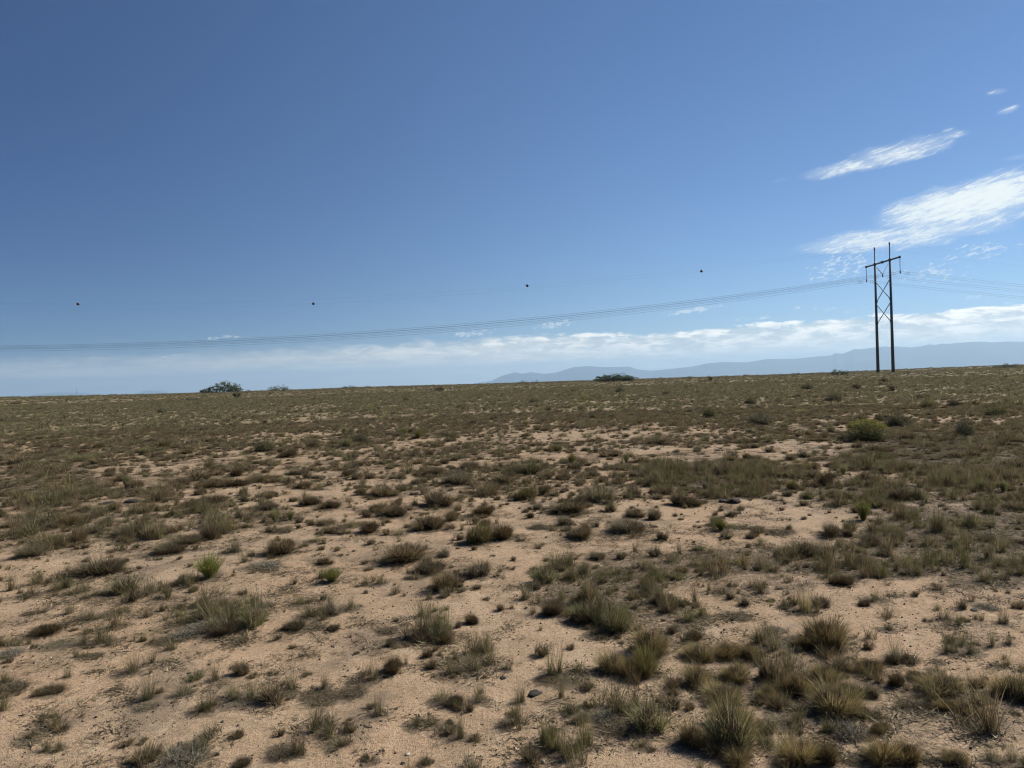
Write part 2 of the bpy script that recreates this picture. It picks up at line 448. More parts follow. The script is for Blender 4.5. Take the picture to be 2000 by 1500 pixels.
VAR = {
    'M': [m_mound('mound', 1500, 'brown', .012) for _ in range(4)] + [m_mound('mound', 1400, 'grey', .012) for _ in range(2)],
    'W': [m_wisp('wisp', 230, 'wisp', .010) for _ in range(4)] + [m_wisp('wisp', 150, 'wisp', .010) for _ in range(3)],
    'L': [m_mat('mat', 900, .014) for _ in range(4)],
    'Y': [m_mound('straw', 2600, 'straw', .010, .3, 9) for _ in range(5)],
    'G': [m_broom('broom', 520, 'green', .012) for _ in range(3)],
    'g': [m_broom('broom', 420, 'dull', .013, .6) for _ in range(3)],
    'S': [m_wisp('sprout', 60, 'brown', .02, 0, .12) for _ in range(3)],
    'K': [m_dome('shrub', 700, 'sage', .018) for _ in range(3)],
    'T': [m_wisp('stems', 46, 'dull', .008, 0, .12) for _ in range(2)],
}
MATS = {'M': M_GRASS, 'W': M_GRASS, 'L': M_TWIG, 'Y': M_GRASS, 'G': M_GREEN, 'g': M_GREEN, 'S': M_GRASS, 'K': M_LEAF, 'T': M_GRASS}
for k, ms in VAR.items():
    for me in ms: me.materials.append(MATS[k])

PLANT_ROWS = [
# --- tile A
('A',180,1165,130,95,'M'),('A',300,1112,150,105,'M','y'),('A',450,1085,110,90,'M'),('A',205,990,140,60,'M'),('A',70,990,80,40,'M'),
('A',385,985,150,85,'M','y'),('A',550,1028,110,62,'M'),('A',742,1042,185,85,'M','','widest dark-based brown mound of the row at the left edge of bare sand','wide left-hand mound'),
('A',862,1047,90,65,'M','y'),('A',972,1038,110,52,'M'),('A',1238,1062,105,115,'M','d','dark grey upright mound beside a yellowish wispy tuft','dark upright mound'),
('A',1350,1018,100,90,'W','y'),('A',1095,1092,160,80,'M'),('A',1005,1148,180,65,'M','d','long low dark mound lying right of the tiny white stone track','long low dark mound'),
('A',1380,1142,110,125,'W','r'),('A',1230,952,80,75,'W'),('A',1462,992,60,55,'W'),('A',1612,962,85,90,'g'),('A',1702,952,60,70,'g'),
('A',1470,928,130,65,'W'),('A',1640,1018,100,45,'L','d'),('A',1582,892,95,52,'M','d'),('A',1590,808,90,42,'M'),
('A',1655,1152,180,115,'M','','thick shaggy mound of brown and grey grass under small clods','thick shaggy mound'),('A',1860,1078,90,50,'W'),('A',1912,978,90,40,'M','d'),('A',1950,1030,120,50,'M'),
('A',1928,882,110,55,'M','d'),('A',1392,752,130,58,'M','d'),('A',1530,722,120,52,'M'),('A',1252,757,130,50,'M','d'),('A',1050,748,120,60,'M'),
('A',912,838,120,75,'M'),('A',742,762,60,80,'g','','dull green broom bush standing alone on the sand at the left','lone dull broom bush'),('A',700,722,80,40,'M','d'),
('A',545,752,130,28,'L','d'),('A',380,785,150,110,'W','y','tall pale yellow grass tuft by the long flat clod','tall pale yellow tuft'),('A',200,865,130,110,'W','y'),
('A',90,830,120,90,'W','y'),('A',290,790,110,100,'W','y'),('A',640,672,60,40,'M'),('A',1440,645,120,85,'W'),('A',1388,692,80,65,'M'),
('A',1762,682,110,52,'M'),('A',1680,582,115,52,'M','d'),('A',1560,546,120,95,'K','','tall rounded grey-green shrub highest among mounds at the left','tall rounded left shrub'),('A',1832,532,62,50,'M','d'),
('A',1870,772,100,65,'W'),('A',1832,862,115,60,'M','d'),('A',1785,762,90,45,'M'),('A',1215,862,180,50,'M','d'),('A',1112,907,80,40,'M'),
('A',1160,802,62,42,'M'),('A',485,562,62,40,'M','d'),('A',300,582,100,38,'M'),('A',150,642,50,30,'M'),('A',480,603,130,32,'M','g'),
('A',570,532,62,42,'M'),('A',970,522,62,50,'M'),('A',850,565,80,50,'g'),('A',1650,520,70,60,'W'),('A',1740,510,60,55,'W'),('A',950,318,60,32,'K','r'),
('A',1450,560,50,32,'M','d'),('A',1280,650,60,35,'M'),('A',1095,560,70,35,'M'),('A',90,268,60,12,'M'),
# --- tile B
('B',1105,678,150,90,'M','g','greenish domed mound with a dark flat base on pale sand','greenish domed mound'),('B',548,692,110,60,'M','d'),('B',675,738,150,85,'M','','broad brown mound with a strong black shadow under it','broad black-shadowed mound'),
('B',760,745,90,70,'W'),('B',945,742,130,72,'M'),('B',840,803,160,75,'M'),('B',1085,828,130,100,'M','g'),('B',1182,803,72,72,'M'),
('B',1498,842,180,110,'M','','tall brown mound with upright plumes on pale open sand','tall plumed mound'),('B',1592,748,85,55,'W'),('B',1330,912,205,82,'M','','wide two-humped dark mound on pale sand','two-humped dark mound'),
('B',1108,937,42,42,'M','d'),('B',1150,887,50,50,'M'),('B',1090,902,40,32,'S'),('B',1212,707,70,52,'M'),('B',1192,642,50,42,'M'),
('B',1900,735,110,150,'W','g'),('B',1975,700,120,150,'W','g'),('B',1985,868,110,85,'M','d'),('B',1690,1024,190,98,'M','','big dark spreading mound with two small mounds behind it','big dark spreading mound'),
('B',1730,932,100,62,'M'),('B',1832,947,82,72,'M'),('B',1380,1064,145,80,'M'),('B',1432,1012,60,52,'M'),('B',1312,982,90,62,'M','r'),
('B',1160,1000,110,45,'L','d'),('B',1878,1072,60,62,'M'),('B',955,1062,150,105,'M','d','round dark mound with deep black base, merged with a paler one','round dark merged mound'),
('B',795,1092,160,135,'M','g','pale shaggy mound joined to a round dark one','pale shaggy mound'),('B',836,982,72,52,'M'),('B',375,1192,260,135,'M','','biggest shaggy brown mound on the open middle sand','biggest shaggy brown mound'),
('B',510,1012,165,110,'M'),('B',348,1040,90,70,'W'),('B',170,1025,120,80,'M','d'),('B',70,985,130,55,'W','y'),
('B',320,928,165,72,'M','d'),('B',200,902,130,60,'M','d'),('B',262,808,170,75,'M','','long low grey-brown mound, upper of three in a cluster','upper cluster mound'),('B',333,852,42,42,'M'),
('B',555,875,185,110,'M','','wide domed brown mound with pale tips among middle mounds','pale-tipped domed mound'),('B',640,952,85,75,'M'),('B',832,922,140,75,'M','d','dark mound with ragged pale tips between wider mounds','ragged-tipped mound'),
('B',80,712,62,50,'M'),('B',410,768,72,52,'W'),('B',130,732,32,30,'S'),('B',90,852,32,26,'S','d'),('B',48,874,32,26,'S','d'),
('B',1482,694,72,75,'W'),('B',1582,652,85,42,'M'),('B',1722,672,62,50,'M'),('B',1782,652,42,42,'M'),
('B',1350,625,52,65,'G','d','narrow green broom bush at the upper edge of pale sand','narrow green broom bush'),('B',1668,614,52,65,'g','','dull green broom bush at the far rim of the pale sand','far-rim broom bush'),
('B',1672,752,72,30,'L','d'),('B',1820,790,42,32,'M'),('B',1832,820,38,26,'S'),('B',115,505,95,85,'K','','tall grey-green shrub left of green broom bushes in mid field','tall mid-field shrub'),
('B',20,452,50,58,'g'),('B',30,525,90,60,'g'),('B',450,472,42,50,'G','d'),('B',362,452,50,42,'G','d'),('B',408,440,42,34,'K','d'),
('B',655,472,42,36,'K','g'),('B',1215,307,36,26,'K','d'),('B',512,572,52,42,'M','d'),('B',1080,392,62,36,'g'),('B',768,386,50,34,'M'),
('B',1410,308,62,34,'K'),('B',895,212,1,1,'S') if 0 else ('B',575,192,58,30,'K','d'),('B',1340,198,62,22,'K','d'),('B',1630,202,58,42,'K','r'),('B',1900,216,48,26,'K','d'),
('B',1125,262,62,32,'K'),('B',375,252,46,26,'K','d'),('B',1500,1195,80,60,'M') if 0 else ('B',1255,545,70,50,'M','g'),('B',945,545,60,60,'W','g'),('B',600,620,50,40,'M'),('B',1640,655,60,30,'M'),('B',740,650,120,60,'M','r'),
('B',1430,545,50,30,'M','g'),('B',700,590,60,50,'W'),('B',1400,500,50,26,'M','d'),('B',20,692,50,42,'M','d'),('B',600,1165,70,50,'M'),
# --- tile C
('C',1080,490,240,112,'K','g','rounded grey-green bush crowned with bright yellow-green blossom','yellow-topped bush'),
('C',1268,402,160,98,'K','','large grey-green shrub behind the yellow-topped bush','large shrub behind'),('C',1150,372,62,52,'K','d'),
('C',455,392,170,80,'K','r','wide dark grey shrub at the far left of the yellow-topped one','wide dark grey shrub'),('C',165,347,92,70,'K','g'),('C',400,270,72,52,'K'),
('C',885,257,112,62,'K','','rounded olive shrub between pylon and yellow-topped bush','rounded olive shrub'),('C',728,182,82,40,'K'),('C',1015,182,62,38,'K','d'),('C',1178,140,48,28,'K','d','small dark shrub just below the pylon legs','shrub below the pylon'),
('C',1440,292,100,60,'K','y'),('C',1592,287,92,52,'K','d'),('C',1390,242,60,38,'K'),('C',1830,338,140,62,'K','g','flat-topped green shrub towards the right edge','flat-topped right shrub'),
('C',1652,462,112,112,'K','r','upright grey twiggy shrub standing above grass at the right','upright twiggy shrub'),('C',1320,478,80,42,'M','d'),('C',1225,192,42,38,'K','d'),('C',700,330,100,36,'g'),('C',430,297,62,32,'K'),
('C',600,425,62,52,'g'),('C',870,434,72,42,'g'),('C',1060,612,120,90,'W','g'),('C',1170,600,120,80,'W','g'),('C',980,590,80,60,'W','g'),
('C',38,868,135,68,'M','d','broad flat-bottomed dark mound at the rim of pale sand','flat-bottomed dark mound'),('C',375,594,66,42,'M','d'),('C',280,600,80,40,'M'),
('C',222,815,120,120,'W','g'),('C',420,815,150,150,'W','g','tallest green tuft standing just above the pair of dark clods','tallest green tuft'),('C',320,730,130,100,'W','g'),('C',225,690,130,90,'M'),
('C',520,740,90,70,'W','g'),('C',650,772,82,72,'M','g'),('C',722,655,85,80,'W','y'),('C',838,752,92,90,'M','d'),('C',890,812,52,52,'M','d'),
('C',1002,658,52,34,'M','d','small black-looking mound between two dull broom bushes','small black-looking mound'),('C',1075,704,72,52,'M','d'),('C',1165,675,55,55,'g'),('C',942,684,55,65,'g'),
('C',1135,820,82,82,'M'),('C',1275,835,125,90,'M','d'),('C',1430,852,82,90,'W'),('C',975,745,72,50,'W'),('C',1310,760,120,80,'W'),('C',1560,700,110,70,'W'),('C',1640,690,90,60,'M'),
('C',1740,778,95,80,'g'),('C',1880,788,75,82,'g'),('C',1585,755,50,35,'M','d'),('C',1060,958,84,118,'G','','bright upright green broom bush alone on pale sand at the right','bright upright broom bush'),
('C',225,1014,70,70,'G','d'),('C',190,980,80,62,'g','','dull broom bush on pale sand beside a darker smaller one','dull paired broom bush'),
('C',885,1052,112,98,'M','r','grey spiky mound on pale sand near the bright broom bush','grey spiky mound'),('C',972,1047,62,58,'M','r'),('C',1092,1102,140,85,'M','r'),
('C',340,1000,95,50,'L'),('C',432,1007,72,42,'L'),('C',400,1057,52,42,'M','d'),('C',705,1165,190,115,'M','r','dark spiky grey-brown mound bordering the grass right of centre','dark bordering mound'),
('C',1250,1072,82,62,'M'),('C',1400,1000,110,90,'W','g'),('C',1500,985,110,90,'W','g'),('C',1800,982,115,90,'W','g'),('C',1800,1082,112,45,'M','d'),
('C',1650,1080,150,120,'W','g'),('C',1560,1040,120,110,'W'),('C',1970,892,82,60,'M'),('C',1900,1120,130,90,'W'),('C',580,1028,140,20,'L','d'),('C',870,700,60,40,'M'),('C',790,600,50,50,'W'),('C',640,600,60,45,'M'),
# --- tile D
('D',1228,252,165,140,'G','','vivid green broom bush with a long thin shadow on the sand','vivid green broom bush'),
('D',1945,268,105,90,'G','y' if 0 else '','small bright yellow-green broom bush right of the vivid one','small yellow-green broom bush'),
('D',595,222,235,115,'M','d','low dark brown mound with long black shadow, alone at the left','low dark lone mound'),
('D',850,332,130,125,'W','g','greenish upright tuft at the end of a row of low grass','greenish row-end tuft'),('D',690,332,140,85,'W'),('D',590,345,110,70,'W','r'),('D',450,335,100,95,'W'),('D',330,320,100,80,'W'),('D',190,352,130,95,'W'),
('D',1550,182,175,62,'L','r'),('D',1910,162,90,52,'M','d'),
('D',1300,560,260,260,'W','','huge grey-green wiry tussock left of centre, biggest of its area','huge wiry tussock'),('D',1440,520,200,230,'W','g'),('D',1530,430,160,170,'W','r'),('D',1180,500,190,150,'W'),
('D',1090,520,180,110,'W','y'),('D',1320,575,150,100,'M','d'),('D',1420,625,110,70,'W'),('D',985,622,160,62,'L','d'),('D',1080,600,160,80,'L','r'),('D',1230,540,220,80,'L','r'),
('D',1725,550,115,75,'M','d'),('D',1850,470,160,130,'W'),('D',1920,430,110,120,'W','r'),('D',1760,400,110,70,'W'),('D',1945,552,82,52,'M','d'),('D',1840,540,110,50,'L','d'),
('D',262,575,170,72,'M','d','low dark mound of matted grass at the far left','low matted left mound'),('D',590,635,130,160,'W','','tall grey-green tuft in the left corner area over matted litter','tall left tuft'),('D',490,640,100,120,'W'),('D',530,712,115,42,'L','d'),('D',360,650,190,45,'L'),
('D',505,492,110,100,'W'),('D',700,450,110,80,'W'),('D',620,470,90,50,'L'),('D',180,455,82,36,'L','d'),('D',60,700,130,80,'L','r'),('D',40,640,100,80,'W'),
('D',770,805,140,140,'W','','tan upright tuft with dark base alone on sand at the left','tan lone tuft'),('D',395,822,42,85,'W'),('D',300,925,135,52,'M','d'),('D',80,905,150,90,'L','d'),('D',30,870,110,90,'W'),
('D',1412,812,88,85,'M','','small shaggy mound beside the small round clod','small shaggy mound'),('D',868,955,130,175,'W','','loose fan of thin stems, left one of two leaning apart','loose fan of stems'),('D',1075,935,120,130,'W','r'),('D',870,1010,120,50,'L'),
('D',685,902,85,42,'S','d'),('D',1380,960,140,130,'W'),('D',1480,960,110,150,'W'),('D',1400,985,190,60,'L','r'),('D',1200,1035,150,90,'W','d'),('D',1250,1000,90,80,'W'),
('D',1695,905,120,145,'W','','full grey tuft over a dark spot of litter, left of centre bottom','full grey tuft'),('D',1895,900,95,120,'W','r'),('D',1880,965,190,70,'L','d'),('D',1680,930,120,50,'L','d'),
('D',325,1135,90,110,'W','y'),('D',330,1130,150,330,'T','','tallest thin bare stems rising over the bottom left sand','tall bare left stems'),('D',350,1262,90,105,'W','','short dark tuft near the bottom left with dark litter','short dark tuft'),
('D',1090,1345,270,150,'L','r','big grey mat of tangled dead grass at the bottom edge','big grey mat'),('D',1130,1300,180,130,'W','r'),('D',1745,1290,100,200,'W','d','tall dark tuft left of the bottom centre over tangled litter','tall dark bottom tuft'),('D',1670,1295,170,110,'L','d'),
('D',1900,1125,150,110,'W','d'),('D',1420,1345,85,65,'M','d'),('D',1960,1220,90,80,'W'),('D',170,1205,120,50,'L'),('D',480,1060,50,60,'S'),('D',760,1335,80,50,'S'),('D',560,800,50,40,'S','d'),
# --- tile E
('E',520,215,165,95,'M','d'),('E',398,245,62,42,'L','d'),('E',630,318,160,135,'M','','brown shaggy dome with a heavy black shadow on open sand','brown shaggy dome'),
('E',800,234,145,98,'M','r','dark grey spiky mound right of the brown shaggy dome','dark grey spiky mound'),('E',930,204,42,52,'S'),('E',976,187,36,26,'S','d'),('E',1500,134,80,58,'M'),
('E',1288,152,95,62,'W'),('E',150,284,80,75,'W'),('E',230,280,100,75,'W'),('E',60,428,130,95,'W'),('E',500,600,240,270,'W','','big wiry grey-green tuft in the centre of the sand','big central wiry tuft'),
('E',580,590,170,230,'W','g'),('E',430,610,170,160,'W','d'),('E',600,620,120,70,'M','d'),('E',770,514,80,72,'M','d','little dark mound right of the big central wiry tuft','little dark central mound'),('E',272,562,100,40,'L','d'),
('E',760,790,250,180,'W','','spreading wiry grey tuft right below the big central one','spreading wiry tuft'),('E',860,750,120,160,'W'),('E',660,810,110,120,'W'),('E',512,704,62,56,'M','d'),('E',970,784,85,85,'W'),
('E',165,855,150,160,'W','','grass tuft with a dark tail of litter towards lower left','dark-tailed tuft'),('E',285,802,110,100,'M','d'),('E',70,935,150,80,'L','d'),('E',380,750,50,75,'W'),
('E',1250,815,120,210,'W','g','tall slender tuft at the end of a dark ridge of litter','tall slender tuft'),('E',1320,862,190,60,'L','d'),('E',1210,850,110,50,'L','d'),('E',1400,805,100,110,'W'),
('E',600,980,150,120,'W'),('E',660,990,110,80,'M','d'),('E',820,972,120,145,'W','','upright tuft of pale stems with dark foot, near bottom centre','pale-stemmed tuft'),('E',1050,975,80,145,'W','','slim green-tipped tuft above a dark root, right of the pale-stemmed one','slim green-tipped tuft'),
('E',1015,1060,65,100,'W','g'),('E',975,1115,110,55,'L','d'),('E',225,1052,110,165,'W','','tuft with stems swept right over a black foot at the bottom left of centre','swept tuft'),('E',450,1120,130,90,'W','d'),('E',530,1100,110,90,'W'),
('E',695,1185,110,200,'W','','tall stems over a black root knot at the bottom centre','tall stems over black knot'),('E',630,1140,120,60,'L','d'),
('E',1190,1240,120,200,'W','g'),('E',1260,1270,150,180,'W','g'),('E',1420,1250,160,270,'W','g','tallest green tuft at the bottom right of centre','tallest bottom green tuft'),('E',1340,1300,150,150,'W','g'),('E',1170,1282,150,70,'L','d'),
('E',1620,1150,200,100,'L','d','broad dark mat of matted litter between green tuft and straw tussocks','broad dark mat'),('E',1600,1010,110,190,'W'),('E',1540,1080,140,90,'L','r'),('E',1680,1060,120,120,'W'),
('E',1240,460,130,120,'M','d'),('E',1290,380,100,130,'W','g'),('E',1320,470,120,100,'W','g'),('E',1430,380,120,110,'M','g'),('E',1400,510,150,90,'M','d'),('E',1500,480,120,100,'W','g'),
('E',1610,560,160,170,'M','g','bushy green mound at the lower edge of the green patch','bushy green mound'),('E',1500,585,130,90,'W','d'),('E',1660,480,120,120,'W','g'),
('E',1590,800,170,150,'Y','','straw-yellow tussock leftmost beside bare sand','leftmost straw tussock'),('E',1810,700,190,200,'Y','','tall straw tussock topmost of its leaning row','topmost straw tussock'),('E',1780,820,190,190,'Y','g'),('E',1700,830,130,150,'Y','d'),
('E',1880,400,130,90,'M','d'),('E',1770,180,120,100,'W'),('E',1860,265,150,110,'W','g'),('E',1950,160,130,100,'W'),('E',1560,235,160,95,'W','g'),('E',1660,260,130,90,'W'),('E',1400,230,120,90,'W'),('E',1270,255,110,80,'W'),('E',1900,240,100,90,'W'),
('E',1780,1245,95,40,'L','d'),('E',960,1340,40,180,'T'),('E',740,1345,60,110,'S'),('E',1000,420,40,60,'S'),('E',180,1330,100,60,'S','d'),('E',480,1340,60,90,'S'),
# --- tile F
('F',100,180,120,110,'W','y'),('F',230,165,130,100,'W'),('F',340,170,120,90,'W','y'),('F',470,190,130,130,'W'),('F',440,305,130,90,'W','d'),('F',820,185,150,110,'W','g'),
('F',940,285,120,80,'M','d','dark low mound with black cracks of shadow under wispy grass','dark cracked mound'),('F',1000,200,140,120,'W'),('F',1110,210,140,130,'W'),('F',1180,240,120,120,'W','g'),('F',1300,190,140,140,'W','g'),('F',1440,170,150,150,'W','g'),('F',1560,160,140,130,'W'),
('F',1670,195,110,220,'W','g','tall green grass tuft standing out of the right-hand grass','tall right green tuft'),('F',1860,180,130,110,'W'),('F',1960,230,120,100,'W','d'),('F',240,332,110,90,'W','d'),('F',720,445,130,190,'W','y'),('F',650,400,110,110,'W','d'),('F',590,410,70,100,'W'),
('F',830,650,250,210,'Y','d','large two-part olive straw tussock left of bare sand','large olive tussock'),('F',730,660,110,110,'Y','d'),('F',1145,375,110,90,'W'),('F',1062,404,75,45,'M','d'),('F',1240,354,62,32,'S','d'),('F',1490,318,80,80,'W','d'),('F',1590,290,60,60,'W'),
('F',1550,490,110,115,'W','','dark-footed tuft, leftmost on the right-hand bare sand','dark-footed tuft'),('F',1680,380,72,80,'W','d'),('F',1785,425,120,62,'L','r','rounded grey heap of dead grass on the right-hand sand','grey heap'),('F',1870,512,80,120,'W','d'),('F',1205,548,90,62,'W','d'),
('F',1235,745,120,200,'W','r','slender grey tuft with long bare stems and a dark stub base','slender grey tuft'),('F',1235,745,90,75,'M','d'),('F',1575,690,120,160,'W','r'),('F',1700,692,110,160,'W','r'),('F',1640,640,110,120,'W','r'),('F',1810,650,95,130,'W'),('F',1912,634,62,95,'W'),('F',1880,765,100,125,'W','y'),
('F',1100,795,150,100,'Y','d'),('F',925,795,130,95,'M','','brown shaggy mound tucked between straw tussocks','tucked brown mound'),('F',60,605,110,72,'M','d'),('F',262,712,140,105,'Y','d'),('F',388,722,110,105,'Y','d'),('F',90,725,160,120,'Y'),
('F',90,880,170,150,'Y','','broad straw tussock with the blackest shadow at its foot','black-footed straw tussock'),('F',312,855,145,130,'Y','','bright round straw tussock with dark shadow on its lower left','bright round tussock'),('F',490,835,90,105,'M','d'),('F',502,962,115,110,'Y'),
('F',660,940,150,150,'Y','d'),('F',840,860,150,140,'Y'),('F',900,1050,250,220,'Y','','biggest straw tussock, tall and leaning, over a black hollow','biggest straw tussock'),('F',760,980,120,130,'W','r'),('F',960,940,110,110,'Y'),
('F',1105,945,85,90,'M','','small round brown mound just right of the biggest straw tussock','small round brown mound'),('F',1265,885,110,100,'M','d'),('F',1380,842,110,75,'Y','d'),('F',1530,930,220,150,'Y','','wide flat-topped straw tussock at the right of litter','flat-topped tussock'),('F',1545,1022,130,90,'Y','d'),
('F',1925,950,190,160,'Y','','straw tussock cut by the right edge of the picture','right-edge tussock'),('F',1670,1050,120,95,'Y','d'),('F',1340,1000,130,80,'L','d','rough dark heap of dead grass between tussocks','rough dark heap'),('F',1710,1120,180,90,'L','d'),
('F',230,980,220,140,'Y','','wide straw tussock below the bright round one','wide lower tussock'),('F',240,1120,160,160,'Y'),('F',370,1190,140,180,'Y','','tall straw tussock split by a black gap of shade','gap-split tussock'),('F',60,1240,150,180,'Y'),('F',160,1280,110,130,'W','d'),
('F',330,1345,190,130,'Y'),('F',970,1180,180,150,'L','r','rounded ball of grey dead grass among straw tussocks','grey dead ball'),('F',700,1345,200,180,'Y','','broad straw tussock on the bottom edge right of the split one','bottom-edge tussock'),('F',830,1345,150,150,'Y','d'),
('F',1180,1345,180,170,'Y'),('F',1320,1340,160,160,'Y','d'),('F',1600,1345,130,110,'Y'),('F',1145,1155,85,85,'Y'),('F',1830,1165,80,160,'W','r'),('F',1850,1345,150,140,'W','r'),('F',560,1105,150,60,'L'),('F',620,1040,150,50,'L','d'),('F',1000,1330,120,70,'L','d'),('F',1460,1340,110,70,'L'),('F',1950,1330,110,150,'W'),
('F',580,640,200,60,'L','r','flat oval mat of grey twigs left of the olive tussock','flat oval mat'),('F',540,560,120,60,'L'),('F',330,480,150,50,'L','d'),('F',1480,790,80,60,'S'),('F',1500,740,80,40,'S','d'),('F',40,500,130,120,'W','g'),('F',110,470,110,110,'W','g'),
]
PLANT_ROWS = [r for r in PLANT_ROWS if r[3] > 5]


# ------------------------------------------------------------------ plants read off the photograph
TILES = {'A': (0, 700), 'B': (667, 700), 'C': (1333, 700), 'D': (0, 1050), 'E': (667, 1050), 'F': (1333, 1050)}
NAMES = {'M': ('bunchgrass_mound', 'grass mound'), 'W': ('wispy_grass_tuft', 'grass tuft'), 'L': ('dead_grass_clump', 'dead grass'),
         'Y': ('straw_grass_tussock', 'grass tussock'), 'G': ('broom_bush', 'bush'), 'g': ('broom_bush', 'bush'),
         'S': ('grass_sprout', 'grass sprout'), 'K': ('desert_shrub', 'shrub'), 'T': ('tall_grass_stems', 'grass stems')}
GROUPS = {'M': 'brown bunchgrass mounds scattered over the sand', 'W': 'wispy grass tufts scattered over the sand', 'L': 'flattened clumps of dead grass',
          'Y': 'straw coloured grass tussocks', 'G': 'green broom bushes', 'g': 'green broom bushes', 'S': 'small grass sprouts on bare sand',
          'K': 'grey green desert shrubs', 'T': 'tall thin grass stems'}
TINT = {'': (1, 1, 1), 'd': (.66, .62, .58), 'y': (1.25, 1.2, 1.0), 'g': (.90, .98, .76), 'r': (.95, 1.0, 1.1), 'v': (1.1, 1.25, .8)}
LOOK = {('M', ''): 'brown bunchgrass mound', ('M', 'd'): 'dark brown bunchgrass mound', ('M', 'y'): 'yellowish bunchgrass mound', ('M', 'g'): 'greenish bunchgrass mound',
        ('M', 'r'): 'grey bunchgrass mound', ('W', ''): 'wispy grass tuft', ('W', 'y'): 'yellowish wispy grass tuft', ('W', 'g'): 'greenish wispy grass tuft',
        ('W', 'r'): 'grey wispy grass tuft', ('W', 'd'): 'dark wispy grass tuft', ('L', ''): 'flattened dead grass', ('L', 'd'): 'dark flattened dead grass',
        ('L', 'r'): 'grey flattened dead grass', ('Y', ''): 'straw-yellow tussock', ('Y', 'd'): 'dull straw tussock', ('Y', 'g'): 'greenish straw tussock',
        ('G', ''): 'green broom bush', ('g', ''): 'dull green broom bush', ('G', 'd'): 'dark green broom bush', ('S', ''): 'tiny grass sprout', ('S', 'd'): 'tiny dark grass sprout',
        ('K', ''): 'grey-green shrub', ('K', 'd'): 'dark shrub', ('K', 'g'): 'green shrub', ('K', 'r'): 'grey twiggy shrub', ('K', 'y'): 'yellowish shrub', ('T', ''): 'bunch of tall thin stems'}
exec_rows = PLANT_ROWS
placed = []
for row in exec_rows:
    tile, cx, cy, w, h, kind = row[:6]
    tint = row[6] if len(row) > 6 else ''; lab = row[7] if len(row) > 7 else None; ref = row[8] if len(row) > 8 else None
    px = TILES[tile][0] + cx / 2.9985; py = TILES[tile][1] + cy / 2.9985; w /= 2.9985; h /= 2.9985
    px = float(px); x, y = hit(px, py)
    th = math.atan2(EYE - float(H(x, y)), math.hypot(x, y))
    sc = F / y                                   # pixels per metre there
    wm = w / sc; hm = h / sc
    hh = max((hm - .55 * wm * math.sin(th)) / math.cos(th), (.12 if kind == 'L' else .32) * wm)
    back = .30 * wm
    x, y = x * (1 + back / y), y + back
    placed.append(dict(x=x, y=y, w=wm, h=hh, kind=kind, tint=tint, lab=lab, ref=ref))
DIRS = ['right of', 'behind and right of', 'behind', 'behind and left of', 'left of', 'in front and left of', 'in front of', 'in front and right of']
refs = [p for p in placed if p['ref']]
def size_word(p, med):
    a = p['w'] * p['h'] / med
    return 'large ' if a > 1.9 else 'small ' if a < .5 and p['kind'] != 'S' else ''
meds = {k: float(np.median([p['w'] * p['h'] for p in placed if p['kind'] == k])) for k in NAMES if any(p['kind'] == k for p in placed)}
used_labels = set()
def rel(p, r, fine):
    dx, dy = p['x'] - r['x'], p['y'] - r['y']
    d = math.hypot(dx, dy); k = DIRS[int(round(math.atan2(dy, dx) / (math.pi / 4))) % 8]
    if d < 3: ds = '%d cm' % max(5, round(d * 100 / fine) * fine)
    else: ds = ('%.1f m' % d)
    return '%s %s the %s' % (ds, k, r['ref'])
def label_of(p):
    if p['lab']: used_labels.add(p['lab']); return p['lab']
    base = size_word(p, meds[p['kind']]) + LOOK[(p['kind'], p['tint'])]
    rs = sorted(refs, key=lambda r: math.hypot(r['x'] - p['x'], r['y'] - p['y']) / (1 + .0 * r['w']))
    for fine in (10, 5, 1):
        for r in rs[:2 if fine > 1 else 5]:
            if r is p: continue
            l = base + ', ' + rel(p, r, fine)
            for l in (l, LOOK[(p['kind'], p['tint'])] + ', ' + rel(p, r, fine)):
                if l not in used_labels and len(re.findall(r'[A-Za-z0-9]+', l)) <= 16: used_labels.add(l); return l
    return base
for q, p in enumerate(placed):
    k = p['kind']; me = VAR[k][(q * 7 + int(p['x'] * 13)) % len(VAR[k])]
    o = bpy.data.objects.new(NAMES[k][0], me); COL.objects.link(o)
    o.location = (p['x'], p['y'], float(H(p['x'], p['y'])) - .004)
    spread = {'M': 1.02, 'W': .98, 'L': 1.15, 'Y': 1.02, 'G': 1.4, 'g': 1.3, 'S': 1.5, 'K': 1.05, 'T': 1.0}[k]
    hs = {'M': 1.55, 'Y': 1.45, 'W': 1.3, 'G': 1.3, 'K': 1.25, 'L': 1.4}.get(k, 1.1)
    o.scale = (p['w'] * spread, p['w'] * spread * random.uniform(.85, 1.05), p['h'] * hs)
    o.rotation_euler = (0, 0, random.uniform(0, 6.28))
    o.color = (*TINT[p['tint']], 1)
    tag(o, label_of(p), NAMES[k][1], GROUPS[k])
    p['o'] = o
    if p['ref'] == 'yellow-topped bush':
        fl = link('blossoms', m_flowers('blossoms', 2600), M_FLOWER, o)

